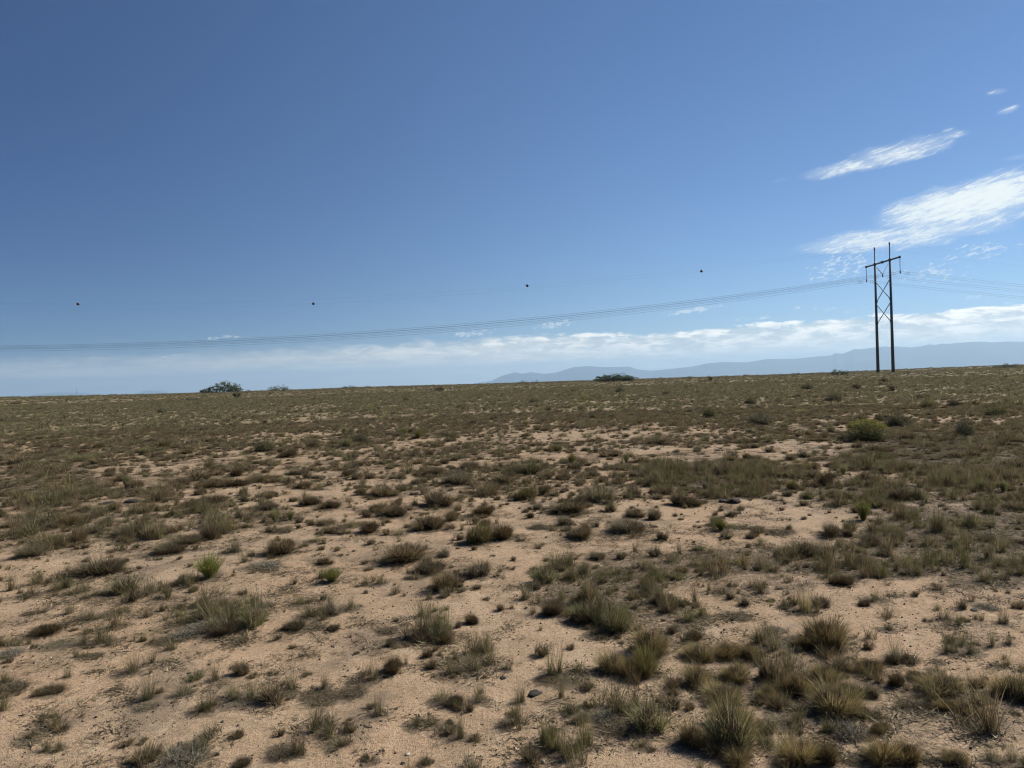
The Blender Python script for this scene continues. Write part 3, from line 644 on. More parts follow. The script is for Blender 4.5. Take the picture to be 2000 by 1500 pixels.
# dark clods and pale stones lying on the sand
def clod(px, py, w, h, label, mat, name, cat, group):
    x, y = hit(px, py); s = y / F
    mb = MB(); n = 5 if mat is M_CLOD else 1
    for k in range(n):
        mb.ball((random.uniform(-.3, .3) * (n > 1), random.uniform(-.2, .2) * (n > 1), .22 if n > 1 else .3), random.uniform(.26, .46), 11, 7, jit=.26)
    o = mb.build(name, mat, smooth_=mat is M_STONE)
    o.location = (x, y + .02, float(H(x, y)) - .003); o.scale = (w * s, w * s * .8, h * s * (.95 if n > 1 else 1.3)); o.rotation_euler = (0, 0, random.uniform(0, 6))
    tag(o, label, cat, group)
G1 = 'dark clods on the sand'
clod(258, 980, 38, 10, 'long flat dark clod lying on sand by grass at the left', M_CLOD, 'dark_clod', 'clod', G1)
clod(204, 985, 28, 8, 'flat dark clod just left of the long flat clod', M_CLOD, 'dark_clod', 'clod', G1)
clod(620, 935, 24, 9, 'oval dark clod among brown mounds on sand', M_CLOD, 'dark_clod', 'clod', G1)
clod(1412, 981, 17, 9, 'smaller of two dark clods side by side below green grass', M_CLOD, 'dark_clod', 'clod', G1)
clod(1437, 983, 24, 14, 'bigger of two dark clods side by side below green grass', M_CLOD, 'dark_clod', 'clod', G1)
clod(1044, 1361, 26, 10, 'ragged dark clod on bare sand near tall thin stems', M_CLOD, 'dark_clod', 'clod', G1)
clod(981, 1328, 14, 7, 'little dark clod on bare sand beyond the ragged clod', M_CLOD, 'dark_clod', 'clod', G1)
clod(450, 1309, 10, 6, 'small round dark clod beside a wispy tuft', M_CLOD, 'dark_clod', 'clod', G1)
clod(366, 1320, 8, 5, 'pea-sized dark clod on open sand at the left', M_CLOD, 'dark_clod', 'clod', G1)
clod(1907, 1194, 18, 6, 'flat dark clod beside a grey mound of grass', M_CLOD, 'dark_clod', 'clod', G1)
clod(785, 1498, 10, 7, 'brown clod at the very bottom edge of the picture', M_CLOD, 'dark_clod', 'clod', G1)
G2 = 'pale stones on the sand'
clod(795, 1481, 15, 6, 'flat pale stone on sand near the bottom edge', M_STONE, 'pale_stone', 'stone', G2)
clod(1062, 1497, 12, 8, 'round pale stone at the bottom edge under grass', M_STONE, 'pale_stone', 'stone', G2)
clod(437, 1015, 5, 3, 'tiny white stone between mounds in the middle distance', M_STONE, 'pale_stone', 'stone', G2)
clod(1038, 1197, 5, 3, 'tiny white stone alone on open bare sand', M_STONE, 'pale_stone', 'stone', G2)
clod(1030, 1212, 6, 3, 'pale chip of stone just below the tiny white stone', M_STONE, 'pale_stone', 'stone', G2)

# ------------------------------------------------------------------ bushes on the skyline
def leafy(w, h, n, lobes, pal, leaf, seed):
    g = np.random.default_rng(seed); parts = []
    K = max(24, n // 45); ci = g.integers(0, len(lobes), K)
    cv = g.normal(0, 1, (K, 3)); cv /= np.linalg.norm(cv, axis=1)[:, None]; cv *= (g.uniform(.3, 1, K) ** .5)[:, None]
    k = g.integers(0, K, n); L = np.array(lobes)[ci[k]]     # x, y, z, r (fractions of w / h)
    v = cv[k] + g.normal(0, .20, (n, 3))
    nn = 1 + .25 * np.sin(v[:, :1] * 9 + L[:, :1] * 20) * np.cos(v[:, 1:2] * 8)
    p = np.stack([(L[:, 0] + v[:, 0] * L[:, 3] * nn[:, 0]) * w, (L[:, 1] + v[:, 1] * L[:, 3] * nn[:, 0]) * w, (L[:, 2] + v[:, 2] * L[:, 4] * nn[:, 0]) * h], 1)
    p[:, 2] = np.maximum(p[:, 2], .02)
    return join('foliage', [blades(n, p, U(0, 6.3, n), U(0, 1.8, n), U(-.5, .5, n), U(.5, 1.4, n) * leaf, U(.5, 1.1, n) * leaf, pal, 2)])
PAL['mesq'] = [(.11, .14, .06), (.15, .18, .08), (.08, .10, .045), (.19, .21, .10)]
PAL['mesq2'] = [(.07, .09, .04), (.10, .12, .05), (.05, .06, .03)]
PAL['dark'] = [(.06, .075, .035), (.08, .10, .045), (.045, .055, .03)]
PAL['far'] = [(.11, .12, .06), (.15, .145, .08), (.08, .085, .05)]
def bush(px, py, wpx, hpx, d, label, pal='mesq', n=2600, seed=1, sparse=False, name='mesquite_bush', cat='bush', leaf=None, lob=None):
    r = ray(px, py); x, y = r[0] * d, d
    w = wpx / F * d; h = hpx / F * d
    g = random.Random(seed)
    if lob is None:
        lob = []
        k = max(4, int(w / h * 3))
        for i in range(k):
            t = (i + .5) / k - .5
            hgt = (1 - (2 * abs(t)) ** 2.2 * .6) * g.uniform(.75, 1.0)
            rz = g.uniform(.3, .42) * hgt
            lob.append((t * .86, g.uniform(-.15, .15), hgt - rz, g.uniform(.10, .16) * (1.4 if w < 2 * h else 1), rz))
            if not sparse: lob.append((t * .86 + g.uniform(-.05, .05), g.uniform(-.15, .15), hgt * .4, g.uniform(.12, .16), .36 * hgt))
    root = empty(name, (x, y, float(H(x, y))))
    mb = MB()
    for i, L in enumerate(lob):
        for j in range(3 if not sparse else 5):
            e = (L[0] * w + g.uniform(-1, 1) * L[3] * w * .8, L[1] * w, (L[2] + g.uniform(-.2, .8) * L[4]) * h)
            mb.tube([(L[0] * w * .35, L[1] * w * .3, -.05), (L[0] * w * .75, L[1] * w * .7, e[2] * .5), e], [.03 * h, .02 * h, .008 * h], 4, (.12, .10, .08), False)
    mb.build('stems', M_TWIG, root)
    link('foliage', leafy(w, h, n, lob, pal, leaf or .075 * max(h, .25 * w), seed), M_LEAF, root)
    tag(root, label, cat, 'bushes along the skyline'); return root
lb = [(-.02, 0, .62, .13, .34), (.14, .05, .50, .14, .36), (.27, 0, .45, .10, .33), (.08, -.05, .72, .10, .26), (-.13, 0, .45, .10, .34), (.2, 0, .25, .16, .25), (0, 0, .25, .16, .25),
      (-.25, 0, .26, .10, .26), (-.34, .02, .2, .10, .22), (-.43, 0, .13, .07, .17), (.36, 0, .2, .09, .22)]
bush(436, 768, 88, 22, 205, 'largest bush on the skyline, tall leafy crown with a low wing', n=5200, seed=2, lob=lb)
bush(546, 766, 48, 12, 205, 'low rounded green bush on the skyline beside the largest bush', n=2200, seed=3)
bush(463, 780, 16, 15, 105, 'small upright dark bush standing before the largest skyline bush', 'dark', 1300, 4)
bush(375, 783, 30, 9, 95, 'low brownish bush on open ground before the skyline', 'far', 900, 5)
bush(396, 777, 16, 8, 120, 'low yellow-green bush beside the low brownish one', 'mesq', 500, 6, True)
bush(1201, 748, 84, 19, 175, 'wide dense dark green bush on the skyline before the mountains', 'mesq2', 6500, 7)
bush(1022, 750, 24, 9, 190, 'thin ragged bush on the skyline, denser of a pair', 'mesq', 500, 8, True)
bush(1047, 748, 16, 9, 190, 'sparse twiggy bush on the skyline, thinner of a pair', 'mesq', 200, 9, True)
bush(1640, 732, 44, 13, 170, 'leafy green bush on the skyline next to the pylon', 'mesq', 2400, 10)
bush(1965, 718, 48, 9, 210, 'low flat green bush on the skyline by the right edge', 'mesq', 1800, 11)
bush(683, 760, 34, 8, 200, 'feathery sparse bush on the skyline, twigs showing', 'far', 350, 12, True)
bush(716, 758, 12, 6, 200, 'little dark bush beside the feathery sparse bush', 'dark', 400, 13)
bush(484, 767, 12, 6, 200, 'small dark bush between two skyline bushes', 'dark', 400, 14)
bush(1387, 745, 9, 13, 130, 'small black upright bush before the mountain foot', 'dark', 500, 15)
bush(1400, 745, 14, 6, 130, 'low dull bush touching the small black upright one', 'far', 350, 16)
bush(1342, 741, 22, 6, 200, 'flat pale green bush on the skyline by the small black one', 'far', 500, 17)
bush(1372, 746, 24, 7, 120, 'low olive bush just this side of the skyline', 'far', 500, 18)
bush(860, 764, 16, 8, 115, 'small reddish-brown bush near the skyline in the middle', 'far', 500, 19)
bush(1095, 746, 12, 4, 210, 'tiny flat bush on the skyline between two wider ones', 'dark', 200, 20)
bush(650, 774, 14, 7, 95, 'small rust-brown bush on plain ground below skyline', 'far', 400, 21)
bush(225, 773, 10, 4, 210, 'tiny dark bump of a bush on the bare skyline', 'dark', 200, 22)
bush(18, 778, 16, 4, 215, 'tiny low bush on the skyline at the left edge', 'far', 250, 23)
bush(762, 757, 14, 5, 205, 'small rounded bush where the skyline dips in the middle', 'far', 250, 24)
bush(1556, 734, 20, 5, 220, 'very low flat bush on skyline before mountains', 'dark', 250, 25)
bush(1770, 732, 20, 7, 150, 'low brown bush just beyond the foot of the pylon', 'far', 500, 26)

# ------------------------------------------------------------------ power line
rl, rr_ = ray(1715, 727.5), ray(1744.5, 726)
YL, YR = 214.0, 206.0
PL = Vector((rl[0] * YL, YL, 0)); PR = Vector((rr_[0] * YR, YR, 0))
gz = min(float(H(PL.x, PL.y)), float(H(PR.x, PR.y)))
ctr = (PL + PR) / 2; arm = (PR - PL).normalized(); half = (PR - PL).length / 2
line = Vector((-arm.y, arm.x, 0))
if line.x < 0: line = -line
TOP, ARM = 37.6 - gz, 32.5 - gz
pyl = empty('power_pylon', (ctr.x, ctr.y, gz))
tag(pyl, 'tall dark two-legged steel pylon with one crossarm and crossed braces', 'pylon')
Z3 = Vector((0, 0, 1))
for s in (-1, 1):
    mb = MB(); b = arm * half * s
    mb.tube([b + Z3 * -.5, b + Z3 * ARM * .5, b + Z3 * ARM, b + Z3 * (ARM + .05), b + Z3 * (TOP - .9), b + Z3 * TOP], [.46, .36, .27, .17, .13, .10], 12)
    mb.tube([b + Z3 * (TOP - .9), b + Z3 * TOP], .2, 8)
    mb.tube([b + Z3 * (ARM - .45), b + Z3 * (ARM + .45)], .36, 10)
    mb.build('leg', M_POLE, pyl, True)
ext = half + 4.95
mb = MB(); mb.tube([arm * -ext + Z3 * ARM, arm * ext + Z3 * ARM], .24, 8)
for s in (-1, 1): mb.tube([arm * ext * s + Z3 * (ARM + .32), arm * ext * s + Z3 * (ARM - .32)], .3, 8)
mb.box(Z3 * ARM, (.3, .3, .34))
mb.build('crossarm', M_POLE, pyl)
for hi, lo in ((.84, .655), (.634, .453)):
    for s in (-1, 1):
        mb = MB(); a = arm * (half - .2) * s + Z3 * ARM * hi; b = -arm * (half - .2) * s + Z3 * ARM * lo
        off = line * (.12 * s)
        mb.tube([a + off, b + off], .115, 6)
        for e in (a, b): mb.box(e + off, (.2, .2, .28))
        mb.build('brace', M_POLE, pyl)
def string(p, q, n=16):
    mb = MB(); p, q = Vector(p), Vector(q)
    mb.tube([p, q], .05, 5)
    for i in range(n):
        c = p.lerp(q, (i + 1.5) / (n + 2)); d = (q - p).normalized() * .045
        mb.tube([c - d, c + d], [.13, .10], 8)
    return mb.build('insulator_string', M_INS, pyl)
att = []
for s in (-1, 1):
    t = arm * ext * s
    string(t + Z3 * (ARM - .25), t + Z3 * (ARM - 3.75)); att.append(t + Z3 * (ARM - 3.9))
c0 = Z3 * (ARM - 3.5)
for s in (-1, 1): string(arm * (half - .7) * s + Z3 * (ARM - .9), c0)
att.insert(1, Z3 * (ARM - 3.65))
SUB = .55
for a in att:
    mb = MB(); mb.box(a - Z3 * SUB / 2, (.12, .10, SUB / 2 + .12)); mb.ball(a, .17, 8, 6); mb.ball(a - Z3 * SUB, .2, 8, 6)
    mb.build('wire_clamp', M_POLE, pyl)
base = Vector((ctr.x, ctr.y, gz))
def span(name, start, sgn, low, k, T, label, group, rad=.024, step=6):
    pts = []
    t = 0
    while t <= T + .01:
        z = start.z + k * ((t - low) ** 2 - low ** 2)
        p = start + line * sgn * t; pts.append(Vector((p.x, p.y, z))); t += step if t > 8 else 1.5
    mb = MB(); mb.tube(pts, rad, 5)
    if 'conductor' in name:
        for dt in (1.6, 2.3):
            z = start.z + k * ((dt - low) ** 2 - low ** 2) - .16
            p = start + line * sgn * dt; p.z = z
            mb.tube([p - line * .32, p + line * .32], .03, 5)
            for e in (-1, 1): mb.ball(p + line * .32 * e, .085, 6, 5)
    o = mb.build(name, M_WIRE, smooth_=True); tag(o, label, 'power cable', group); return pts
PH = ['far crossarm tip', 'V-shaped middle insulators', 'near crossarm tip']
for i, a in enumerate(att):
    for j in (0, 1):
        st = base + a - Z3 * SUB * j; ul = 'upper' if j == 0 else 'lower'
        span('power_conductor', st, -1, 215, .000296, 430, 'long sagging cable leaving leftward from the %s, %s of its pair' % (PH[i], ul), 'cables of the long left span')
        span('power_conductor', st, 1, 205, .00037, 410, 'cable leaving rightward from the %s, %s of its pair' % (PH[i], ul), 'cables of the right span')
def sw(t): return .0003
balls = {-1: [(1371, 54), (611, 170)], 1: [(1030, 105), (151, 242)]}
SHW = {-1: (200, .000305), 1: (185, .00034)}
for s, nm in ((-1, 'far'), (1, 'near')):
    st = base + arm * half * s + Z3 * (TOP - .1)
    span('shield_wire', st, -1, SHW[s][0], SHW[s][1], 430, 'thin upper wire with marker balls leaving leftward from the %s leg tip' % nm, 'thin wires over the conductors', .008)
    span('shield_wire', st, 1, 205, .0004, 410, 'thin upper wire leaving rightward from the %s leg tip' % nm, 'thin wires over the conductors', .008)
BL = {1371: 'dark marker ball on the upper wire, first one out from the pylon', 1030: 'dark marker ball on the upper wire, second one out from the pylon',
      611: 'dark marker ball high above the low green skyline bush', 151: 'biggest dark marker ball, last one out along the upper wire'}
for s, L in balls.items():
    for px, t0 in L:
        st = base + arm * half * s + Z3 * (TOP - .1)
        k = ray(px, 560)[0]           # where that wire crosses the sight line's azimuth
        t = (st.x - k * st.y) / (line.x - k * line.y)
        p = st - line * t; z = st.z + SHW[s][1] * ((t - SHW[s][0]) ** 2 - SHW[s][0] ** 2)
        mb = MB(); mb.ball((0, 0, 0), .40, 16, 10); mb.tube([line * -.5, line * .5], .06, 6)
        o = mb.build('marker_ball', M_BALL, smooth_=True); o.location = (p.x, p.y, z - .02)
        tag(o, BL[px], 'marker ball', 'marker balls on the upper wires')

# far radio mast
r = ray(150, 768); d = 2600.0
mx, my = r[0] * d, d; mz = float(H(mx, my))
mast = empty('radio_mast', (mx, my, mz)); tag(mast, 'faint thin mast standing over the low hills at the left', 'mast')
zt = EYE + ray(150, 756.5)[2] * d - mz
mb = MB()
for k in range(3):
    a = k * 2.094; p = Vector((math.cos(a) * .9, math.sin(a) * .9, 0)); mb.tube([p, p * .45 + Z3 * zt * .8], .16, 4)
for i in range(12):
    z = zt * .8 * i / 12; z2 = zt * .8 * (i + 1) / 12; f = .9 - .035 * i
    for k in range(3):
        a, b = k * 2.094, (k + 1) * 2.094
        mb.tube([(math.cos(a) * f, math.sin(a) * f, z), (math.cos(b) * f, math.sin(b) * f, z2)], .08, 3)
mb.build('lattice_tower', M_POLE, mast)
mb = MB(); mb.tube([(0, 0, zt * .78), (0, 0, zt)], .3, 5); mb.build('antenna', M_POLE, mast)

# ------------------------------------------------------------------ grass, litter and pebbles nobody could count
hidden = bpy.data.collections.new('stuff_sources')
def src(name, me): 
    o = bpy.data.objects.new(name, me); hidden.objects.link(o); return o
def scatter(name, P, rot, scl, idx, coll, label):
    me = bpy.data.meshes.new(name); n = len(P)
    me.vertices.add(n); me.vertices.foreach_set('co', P.astype(np.float32).ravel())
    a = me.attributes.new('rot', 'FLOAT_VECTOR', 'POINT'); a.data.foreach_set('vector', rot.astype(np.float32).ravel())
    a = me.attributes.new('scl', 'FLOAT_VECTOR', 'POINT'); a.data.foreach_set('vector', scl.astype(np.float32).ravel())
    a = me.attributes.new('idx', 'INT', 'POINT'); a.data.foreach_set('value', idx.astype(np.int32))
    o = link(name, me)
    t = bpy.data.node_groups.new(name, 'GeometryNodeTree')
    t.interface.new_socket('Geometry', in_out='INPUT', socket_type='NodeSocketGeometry')
    t.interface.new_socket('Geometry', in_out='OUTPUT', socket_type='NodeSocketGeometry')
    N = t.nodes.new; L = t.links.new
    gi = N('NodeGroupInput'); go = N('NodeGroupOutput'); ip = N('GeometryNodeInstanceOnPoints'); ci = N('GeometryNodeCollectionInfo')
    ci.inputs['Collection'].default_value = coll; ci.inputs['Separate Children'].default_value = True; ci.inputs['Reset Children'].default_value = True
    L(gi.outputs[0], ip.inputs['Points']); L(ci.outputs[0], ip.inputs['Instance']); ip.inputs['Pick Instance'].default_value = True
    for nm, ty, so in (('rot', 'FLOAT_VECTOR', 'Rotation'), ('scl', 'FLOAT_VECTOR', 'Scale'), ('idx', 'INT', 'Instance Index')):
        na = N('GeometryNodeInputNamedAttribute'); na.data_type = ty; na.inputs['Name'].default_value = nm
        L(na.outputs['Attribute'], ip.inputs[so])
    L(ip.outputs[0], go.inputs[0])
    m = o.modifiers.new('scatter', 'NODES'); m.node_group = t
    tag(o, label, kind='stuff'); return o
def make_coll(name, meshes):
    c = bpy.data.collections.new(name)
    for i, me in enumerate(meshes):
        o = bpy.data.objects.new('%s_%02d' % (name, i), me); c.objects.link(o)
    return c
def sector(n, r0, r1, ang=47, pw=1.0):
    a = np.radians(U(-ang, ang, n)); r = np.sqrt(U(r0 ** 2, r1 ** 2, n)); return r * np.sin(a), r * np.cos(a)

# low-detail kinds for the distance
def lod(fn, *a, **k):
    me = fn(*a, **k); return me
far_meshes = []
for k in range(3): far_meshes.append(m_mound('far_mound', 110, 'pale', .034, .2, 3))
for k in range(2): far_meshes.append(m_mound('far_mound', 100, 'pale', .034, .2, 3))
for k in range(2): far_meshes.append(m_wisp('far_wisp', 60, 'wisp', .028))
for k in range(2): far_meshes.append(m_mound('far_mound', 110, 'dull', .034, .2, 3))
for k in range(1): far_meshes.append(m_dome('far_shrub', 120, 'sage', .03))
for k in range(2): far_meshes.append(m_broom('far_broom', 70, 'dull', .03))
NF = len(far_meshes)
near_meshes = []
for k in range(3): near_meshes.append(m_mound('near_mound', 320, 'brown', .018, .35, 3))
for k in range(2): near_meshes.append(m_mound('near_mound', 320, 'grey', .018, .35, 3))
for k in range(3): near_meshes.append(m_wisp('near_wisp', 150, 'wisp', .013))
for k in range(2): near_meshes.append(m_mound('near_mound', 320, 'dull', .018, .35, 3))
for k in range(2): near_meshes.append(m_wisp('near_wisp', 130, 'brown', .014))
for i, me in enumerate(far_meshes + near_meshes): me.materials.append(M_GRASS)
cg = make_coll('tuft', far_meshes + near_meshes); NN = len(near_meshes)
WGT = np.array([.12, .12, .11, .11, .10, .12, .12, .08, .07, .02, .03, .03]); WGT /= WGT.sum()
WGN = np.array([.14, .14, .12, .08, .08, .10, .10, .08, .02, .02, .06, .06]); WGN /= WGN.sum()

# patches of thick small grass (photo column, row, half-width, half-height in px, density)
PATCH = [(90, 950, 110, 45, 1.0), (150, 1040, 190, 45, .8), (400, 1010, 170, 30, .5), (1400, 935, 140, 35, 1.3), (1750, 900, 130, 25, 1.5), (1880, 880, 170, 50, 1.5),
         (1700, 965, 120, 30, 1.2), (1900, 960, 110, 30, 1.0), (1850, 1040, 170, 45, 1.6), (1950, 1010, 90, 40, 1.2), (1480, 1095, 190, 30, 1.2), (1700, 1100, 200, 35, 1.3),
         (1930, 1110, 110, 40, 1.3), (1180, 1150, 130, 50, 1.4), (1270, 1110, 120, 35, 1.0), (1250, 1200, 110, 35, 1.0), (1450, 1150, 120, 25, .8), (1330, 1240, 60, 50, .8),
         (1870, 1240, 130, 30, .6), (400, 1190, 130, 40, .9), (200, 1150, 160, 30, .7), (620, 1190, 50, 30, .8), (160, 1240, 130, 35, .5), (830, 1230, 60, 40, .6), (480, 1330, 120, 30, .5),
         (1500, 1300, 240, 60, .5), (1650, 1400, 330, 80, .7), (1250, 1400, 120, 70, .7), (1130, 1430, 120, 60, .7), (60, 1340, 80, 60, .4), (640, 1440, 90, 50, .4), (900, 1290, 80, 40, .5)]
def pix(x, y, z=0.0):
    d = np.stack([x, y, z - EYE + 0 * x], 1)
    cz = d @ CD; return 1000 + F * (d @ CX) / cz, 750 - F * (d @ CU) / cz
occ = [(p['x'], p['y'], p['w'] * .42) for p in placed if p['y'] < 20]
ox = np.array([o[0] for o in occ]); oy = np.array([o[1] for o in occ]); orr = np.array([o[2] for o in occ])
def free(x, y, f=1.0):
    ok = np.ones(len(x), bool)
    for a, b, c in zip(ox, oy, orr): ok &= (x - a) ** 2 + (y - b) ** 2 > (c * f) ** 2
    return ok
def patch_density(x, y):
    u, v = pix(x, y); d = np.zeros(len(x))
    for a, b, c, e, k in PATCH:
        q = ((u - a) / c) ** 2 + ((v - b) / e) ** 2
        d = np.maximum(d, k * np.clip(1.6 - q, 0, 1))
    return d
Ps, Rs, Ss, Is = [], [], [], []
def put(x, y, w, h, idx):
    n = len(x); Ps.append(np.stack([x, y, H(x, y) - .004], 1))
    Rs.append(np.stack([rng.normal(0, .05, n), rng.normal(0, .05, n), U(0, 6.28, n)], 1)); Ss.append(np.stack([w, w * U(.8, 1.1, n), h], 1)); Is.append(idx)
# near: small tufts thick in the patches, few on the bare sand
gv = GROUND.data; co_ = np.zeros(len(gv.vertices) * 3, np.float32); gv.vertices.foreach_get('co', co_); co_ = co_.reshape(-1, 3)
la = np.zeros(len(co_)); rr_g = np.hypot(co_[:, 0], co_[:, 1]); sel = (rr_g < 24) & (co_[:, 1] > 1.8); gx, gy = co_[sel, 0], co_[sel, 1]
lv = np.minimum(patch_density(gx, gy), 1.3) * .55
for a, b, c_ in zip(ox, oy, orr): lv = np.maximum(lv, .95 * np.clip(1.5 - .5 * np.hypot(gx - a + .3 * c_, gy - b + .15 * c_) / (c_ * .8), 0, 1))  # litter round each plant, shifted down-sun so shade is painted into the soil
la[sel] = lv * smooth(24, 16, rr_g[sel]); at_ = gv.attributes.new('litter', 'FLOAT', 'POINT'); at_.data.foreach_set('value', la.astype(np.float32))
x, y = sector(26000, 2.2, 13, 50); d = patch_density(x, y) * (.35 + 1.1 * (fbm(x / .35, y / .35, 2, 12) > .48))
back = smooth(7.5, 13, np.hypot(x, y)) * .22 * (fbm(x / 1.1, y / 1.1, 3, 13) > .47)
hug = ~free(x, y, 2.4)
keep = (U(0, 1, len(x)) < np.minimum(.30 * d + back * 1.9 + .06 + .13 * hug, .9)) & free(x, y, .8)
x, y, dd = x[keep], y[keep], d[keep]; n = len(x); w = np.clip(np.exp(rng.normal(math.log(.08), .5, n)), .03, .19) * (.8 + .35 * smooth(6, 13, y))
tall = U(0, 1, n) < np.clip(dd, 0, .8) * .6; w = np.where(tall, np.minimum(w * 1.6, .24), w)
put(x, y, w, w * np.where(tall, U(.7, 1.5, n), U(.5, 1.3, n)), NF + np.where(tall, rng.choice([5, 6, 7, 5, 6, 10, 11, 8], n), rng.choice(NN, n, p=WGN)))
# middle distance
x, y = sector(60000, 12, 34, 48); dn = fbm(x / 2.4, y / 2.4, 3, 21); r = np.hypot(x, y)
pd = patch_density(x, y) * smooth(24, 14, r)
keep = U(0, 1, len(x)) < np.clip(.16 + .45 * smooth(.40, .58, dn) + .3 * pd + .45 * smooth(18, 34, r), 0, 1) * .62
x, y = x[keep], y[keep]; n = len(x); w = np.exp(rng.normal(math.log(.15), .45, n)); w = np.clip(w, .06, .5); put(x, y, w, w * U(.4, .8, n), NF + rng.choice(NN, n, p=WGN))
# far
x, y = sector(75000, 33, 110, 46); dn = fbm(x / 5, y / 5, 3, 22)
keep = U(0, 1, len(x)) < .5 + .5 * smooth(.36, .5, dn)
x, y = x[keep], y[keep]; n = len(x); w = np.clip(np.exp(rng.normal(math.log(.24), .42, n)), .1, .9); put(x, y, w, w * U(.4, .75, n), rng.choice(NF, n, p=WGT))
x, y = sector(52000, 108, 300, 45); n = len(x); w = np.clip(np.exp(rng.normal(math.log(.45), .4, n)), .2, 1.4); put(x, y, w, w * U(.25, .5, n), rng.choice(NF, n, p=WGT))
x, y = sector(14000, 300, 640, 45); n = len(x); w = np.clip(np.exp(rng.normal(math.log(.9), .4, n)), .4, 2.5); put(x, y, w, w * U(.3, .6, n), rng.choice(NF, n, p=WGT))
scatter('grass', np.concatenate(Ps), np.concatenate(Rs), np.concatenate(Ss), np.concatenate(Is), cg, 'countless small dry grass tufts covering the plain')

# litter: single dead stems and scraps on the soil
def m_scrap(n, sp, pal, w):
    b, a, q = disk(n, .5); b[:, 2] = U(0, .04, n)
    return join('scrap', [blades(n, b, U(0, 6.3, n), U(1.35, 1.6, n), U(-.25, .25, n), U(.1, .5, n) * sp, U(.6, 1.3, n) * w, pal, 3)])
sc_m = [m_scrap(60, .8, 'duff', .034) for _ in range(4)] + [m_scrap(60, .45, 'duff', .05) for _ in range(4)] + [m_scrap(34, 1, 'dead', .018)] + [m_scrap(8, 1.6, 'straw', .016)]
for me in sc_m: me.materials.append(M_TWIG)
cl = make_coll('scrap', sc_m)
x, y = sector(110000, 2.2, 24, 50); pdn = patch_density(x, y); r = np.hypot(x, y)
near_occ = ~free(x, y, 2.1)
keep = U(0, 1, len(x)) < np.clip(.06 + .42 * pdn + .35 * near_occ + .3 * (fbm(x / .9, y / .9, 3, 33) > .56), 0, 1) * (.45 + .55 * smooth(1, 9, r))
x, y = x[keep], y[keep]; n = len(x); w = U(.06, .22, n)
scatter('dead_grass_litter', np.stack([x, y, H(x, y) + .001], 1), np.stack([0 * x, 0 * x, U(0, 6.28, n)], 1), np.stack([w, w, w * U(.5, 1.3, n)], 1), rng.integers(0, len(sc_m), n), cl,
        'loose dead stems and bits of litter strewn over the sand')
# pebbles and crumbs of soil
pm = []
for k in range(4):
    mb = MB(); mb.ball((0, 0, .15), .5, 6, 4, jit=.42)
    o = mb.build('tmp', M_PEB if k < 3 else M_STONE); pm.append(o.data); bpy.data.objects.remove(o)
cpb = make_coll('pebble', pm)
x, y = sector(95000, 2.2, 18, 50); cn = fbm(x / .5, y / .5, 3, 41)
keep = U(0, 1, len(x)) < .25 + .75 * (cn > .53); x, y = x[keep], y[keep]; n = len(x)
w = np.clip(np.exp(rng.normal(math.log(.0060), .5, n)), .002, .018)
scatter('pebbles', np.stack([x, y, H(x, y)], 1), np.stack([U(-.4, .4, n), U(-.4, .4, n), U(0, 6.28, n)], 1), np.stack([w, w * U(.6, 1, n), w * U(.5, .9, n)], 1),
        np.where(U(0, 1, n) < .96, rng.integers(0, 3, n), 3), cpb, 'small dark pebbles and soil crumbs dotting the bare sand')

# ------------------------------------------------------------------ haze
HZ = bpy.data.materials.new('thin blue haze'); HZ.use_nodes = True; HZ.node_tree.nodes.clear(); g = NT(HZ.node_tree)
pv = g.node('ShaderNodeVolumePrincipled'); pv.inputs['Color'].default_value = HAZE_C; pv.inputs['Density'].default_value = HAZE_D
pv.inputs['Anisotropy'].default_value = .2
o_ = g.node('ShaderNodeOutputMaterial'); g.l.new(pv.outputs[0], o_.inputs['Volume'])
mb = MB(); zb, zt = -330.0, 560.0
mb.box((0, 0, (zb + zt) / 2), (28500, 28500, (zt - zb) / 2))
tag(mb.build('haze', HZ), 'thin bluish haze in the air', kind='stuff')

# ------------------------------------------------------------------ sun and sky
SUN_AZ, SUN_EL = 63.0, 38.0
sd = bpy.data.lights.new('sun', 'SUN'); sd.energy = 5.0; sd.angle = R_(.53); sd.color = (1, .97, .92)
so = bpy.data.objects.new('sun', sd); COL.objects.link(so)
dv = Vector((math.sin(R_(SUN_AZ)) * math.cos(R_(SUN_EL)), math.cos(R_(SUN_AZ)) * math.cos(R_(SUN_EL)), math.sin(R_(SUN_EL))))
so.rotation_euler = (-dv).to_track_quat('-Z', 'Y').to_euler()
W = bpy.data.worlds.new('World'); S.world = W; W.use_nodes = True; W.node_tree.nodes.clear(); g = NT(W.node_tree)
sky = g.node('ShaderNodeTexSky', sky_type='NISHITA'); sky.sun_disc = False
sky.sun_elevation = R_(SUN_EL); sky.sun_rotation = R_(SUN_AZ)
sky.altitude = 1500; sky.air_density = SKY_AIR; sky.dust_density = SKY_DUST; sky.ozone_density = SKY_OZ
tc = g.node('ShaderNodeTexCoord'); nv = g.node('ShaderNodeVectorMath', operation='NORMALIZE'); g.l.new(tc.outputs['Generated'], nv.inputs[0])
sx = g.node('ShaderNodeSeparateXYZ'); g.l.new(nv.outputs[0], sx.inputs[0])
deg = 57.29578
AZ = g.m('MULTIPLY', g.m('ARCTAN2', sx.outputs[0], sx.outputs[1]), deg)
EL = g.m('MULTIPLY', g.m('ARCSINE', sx.outputs[2]), deg)
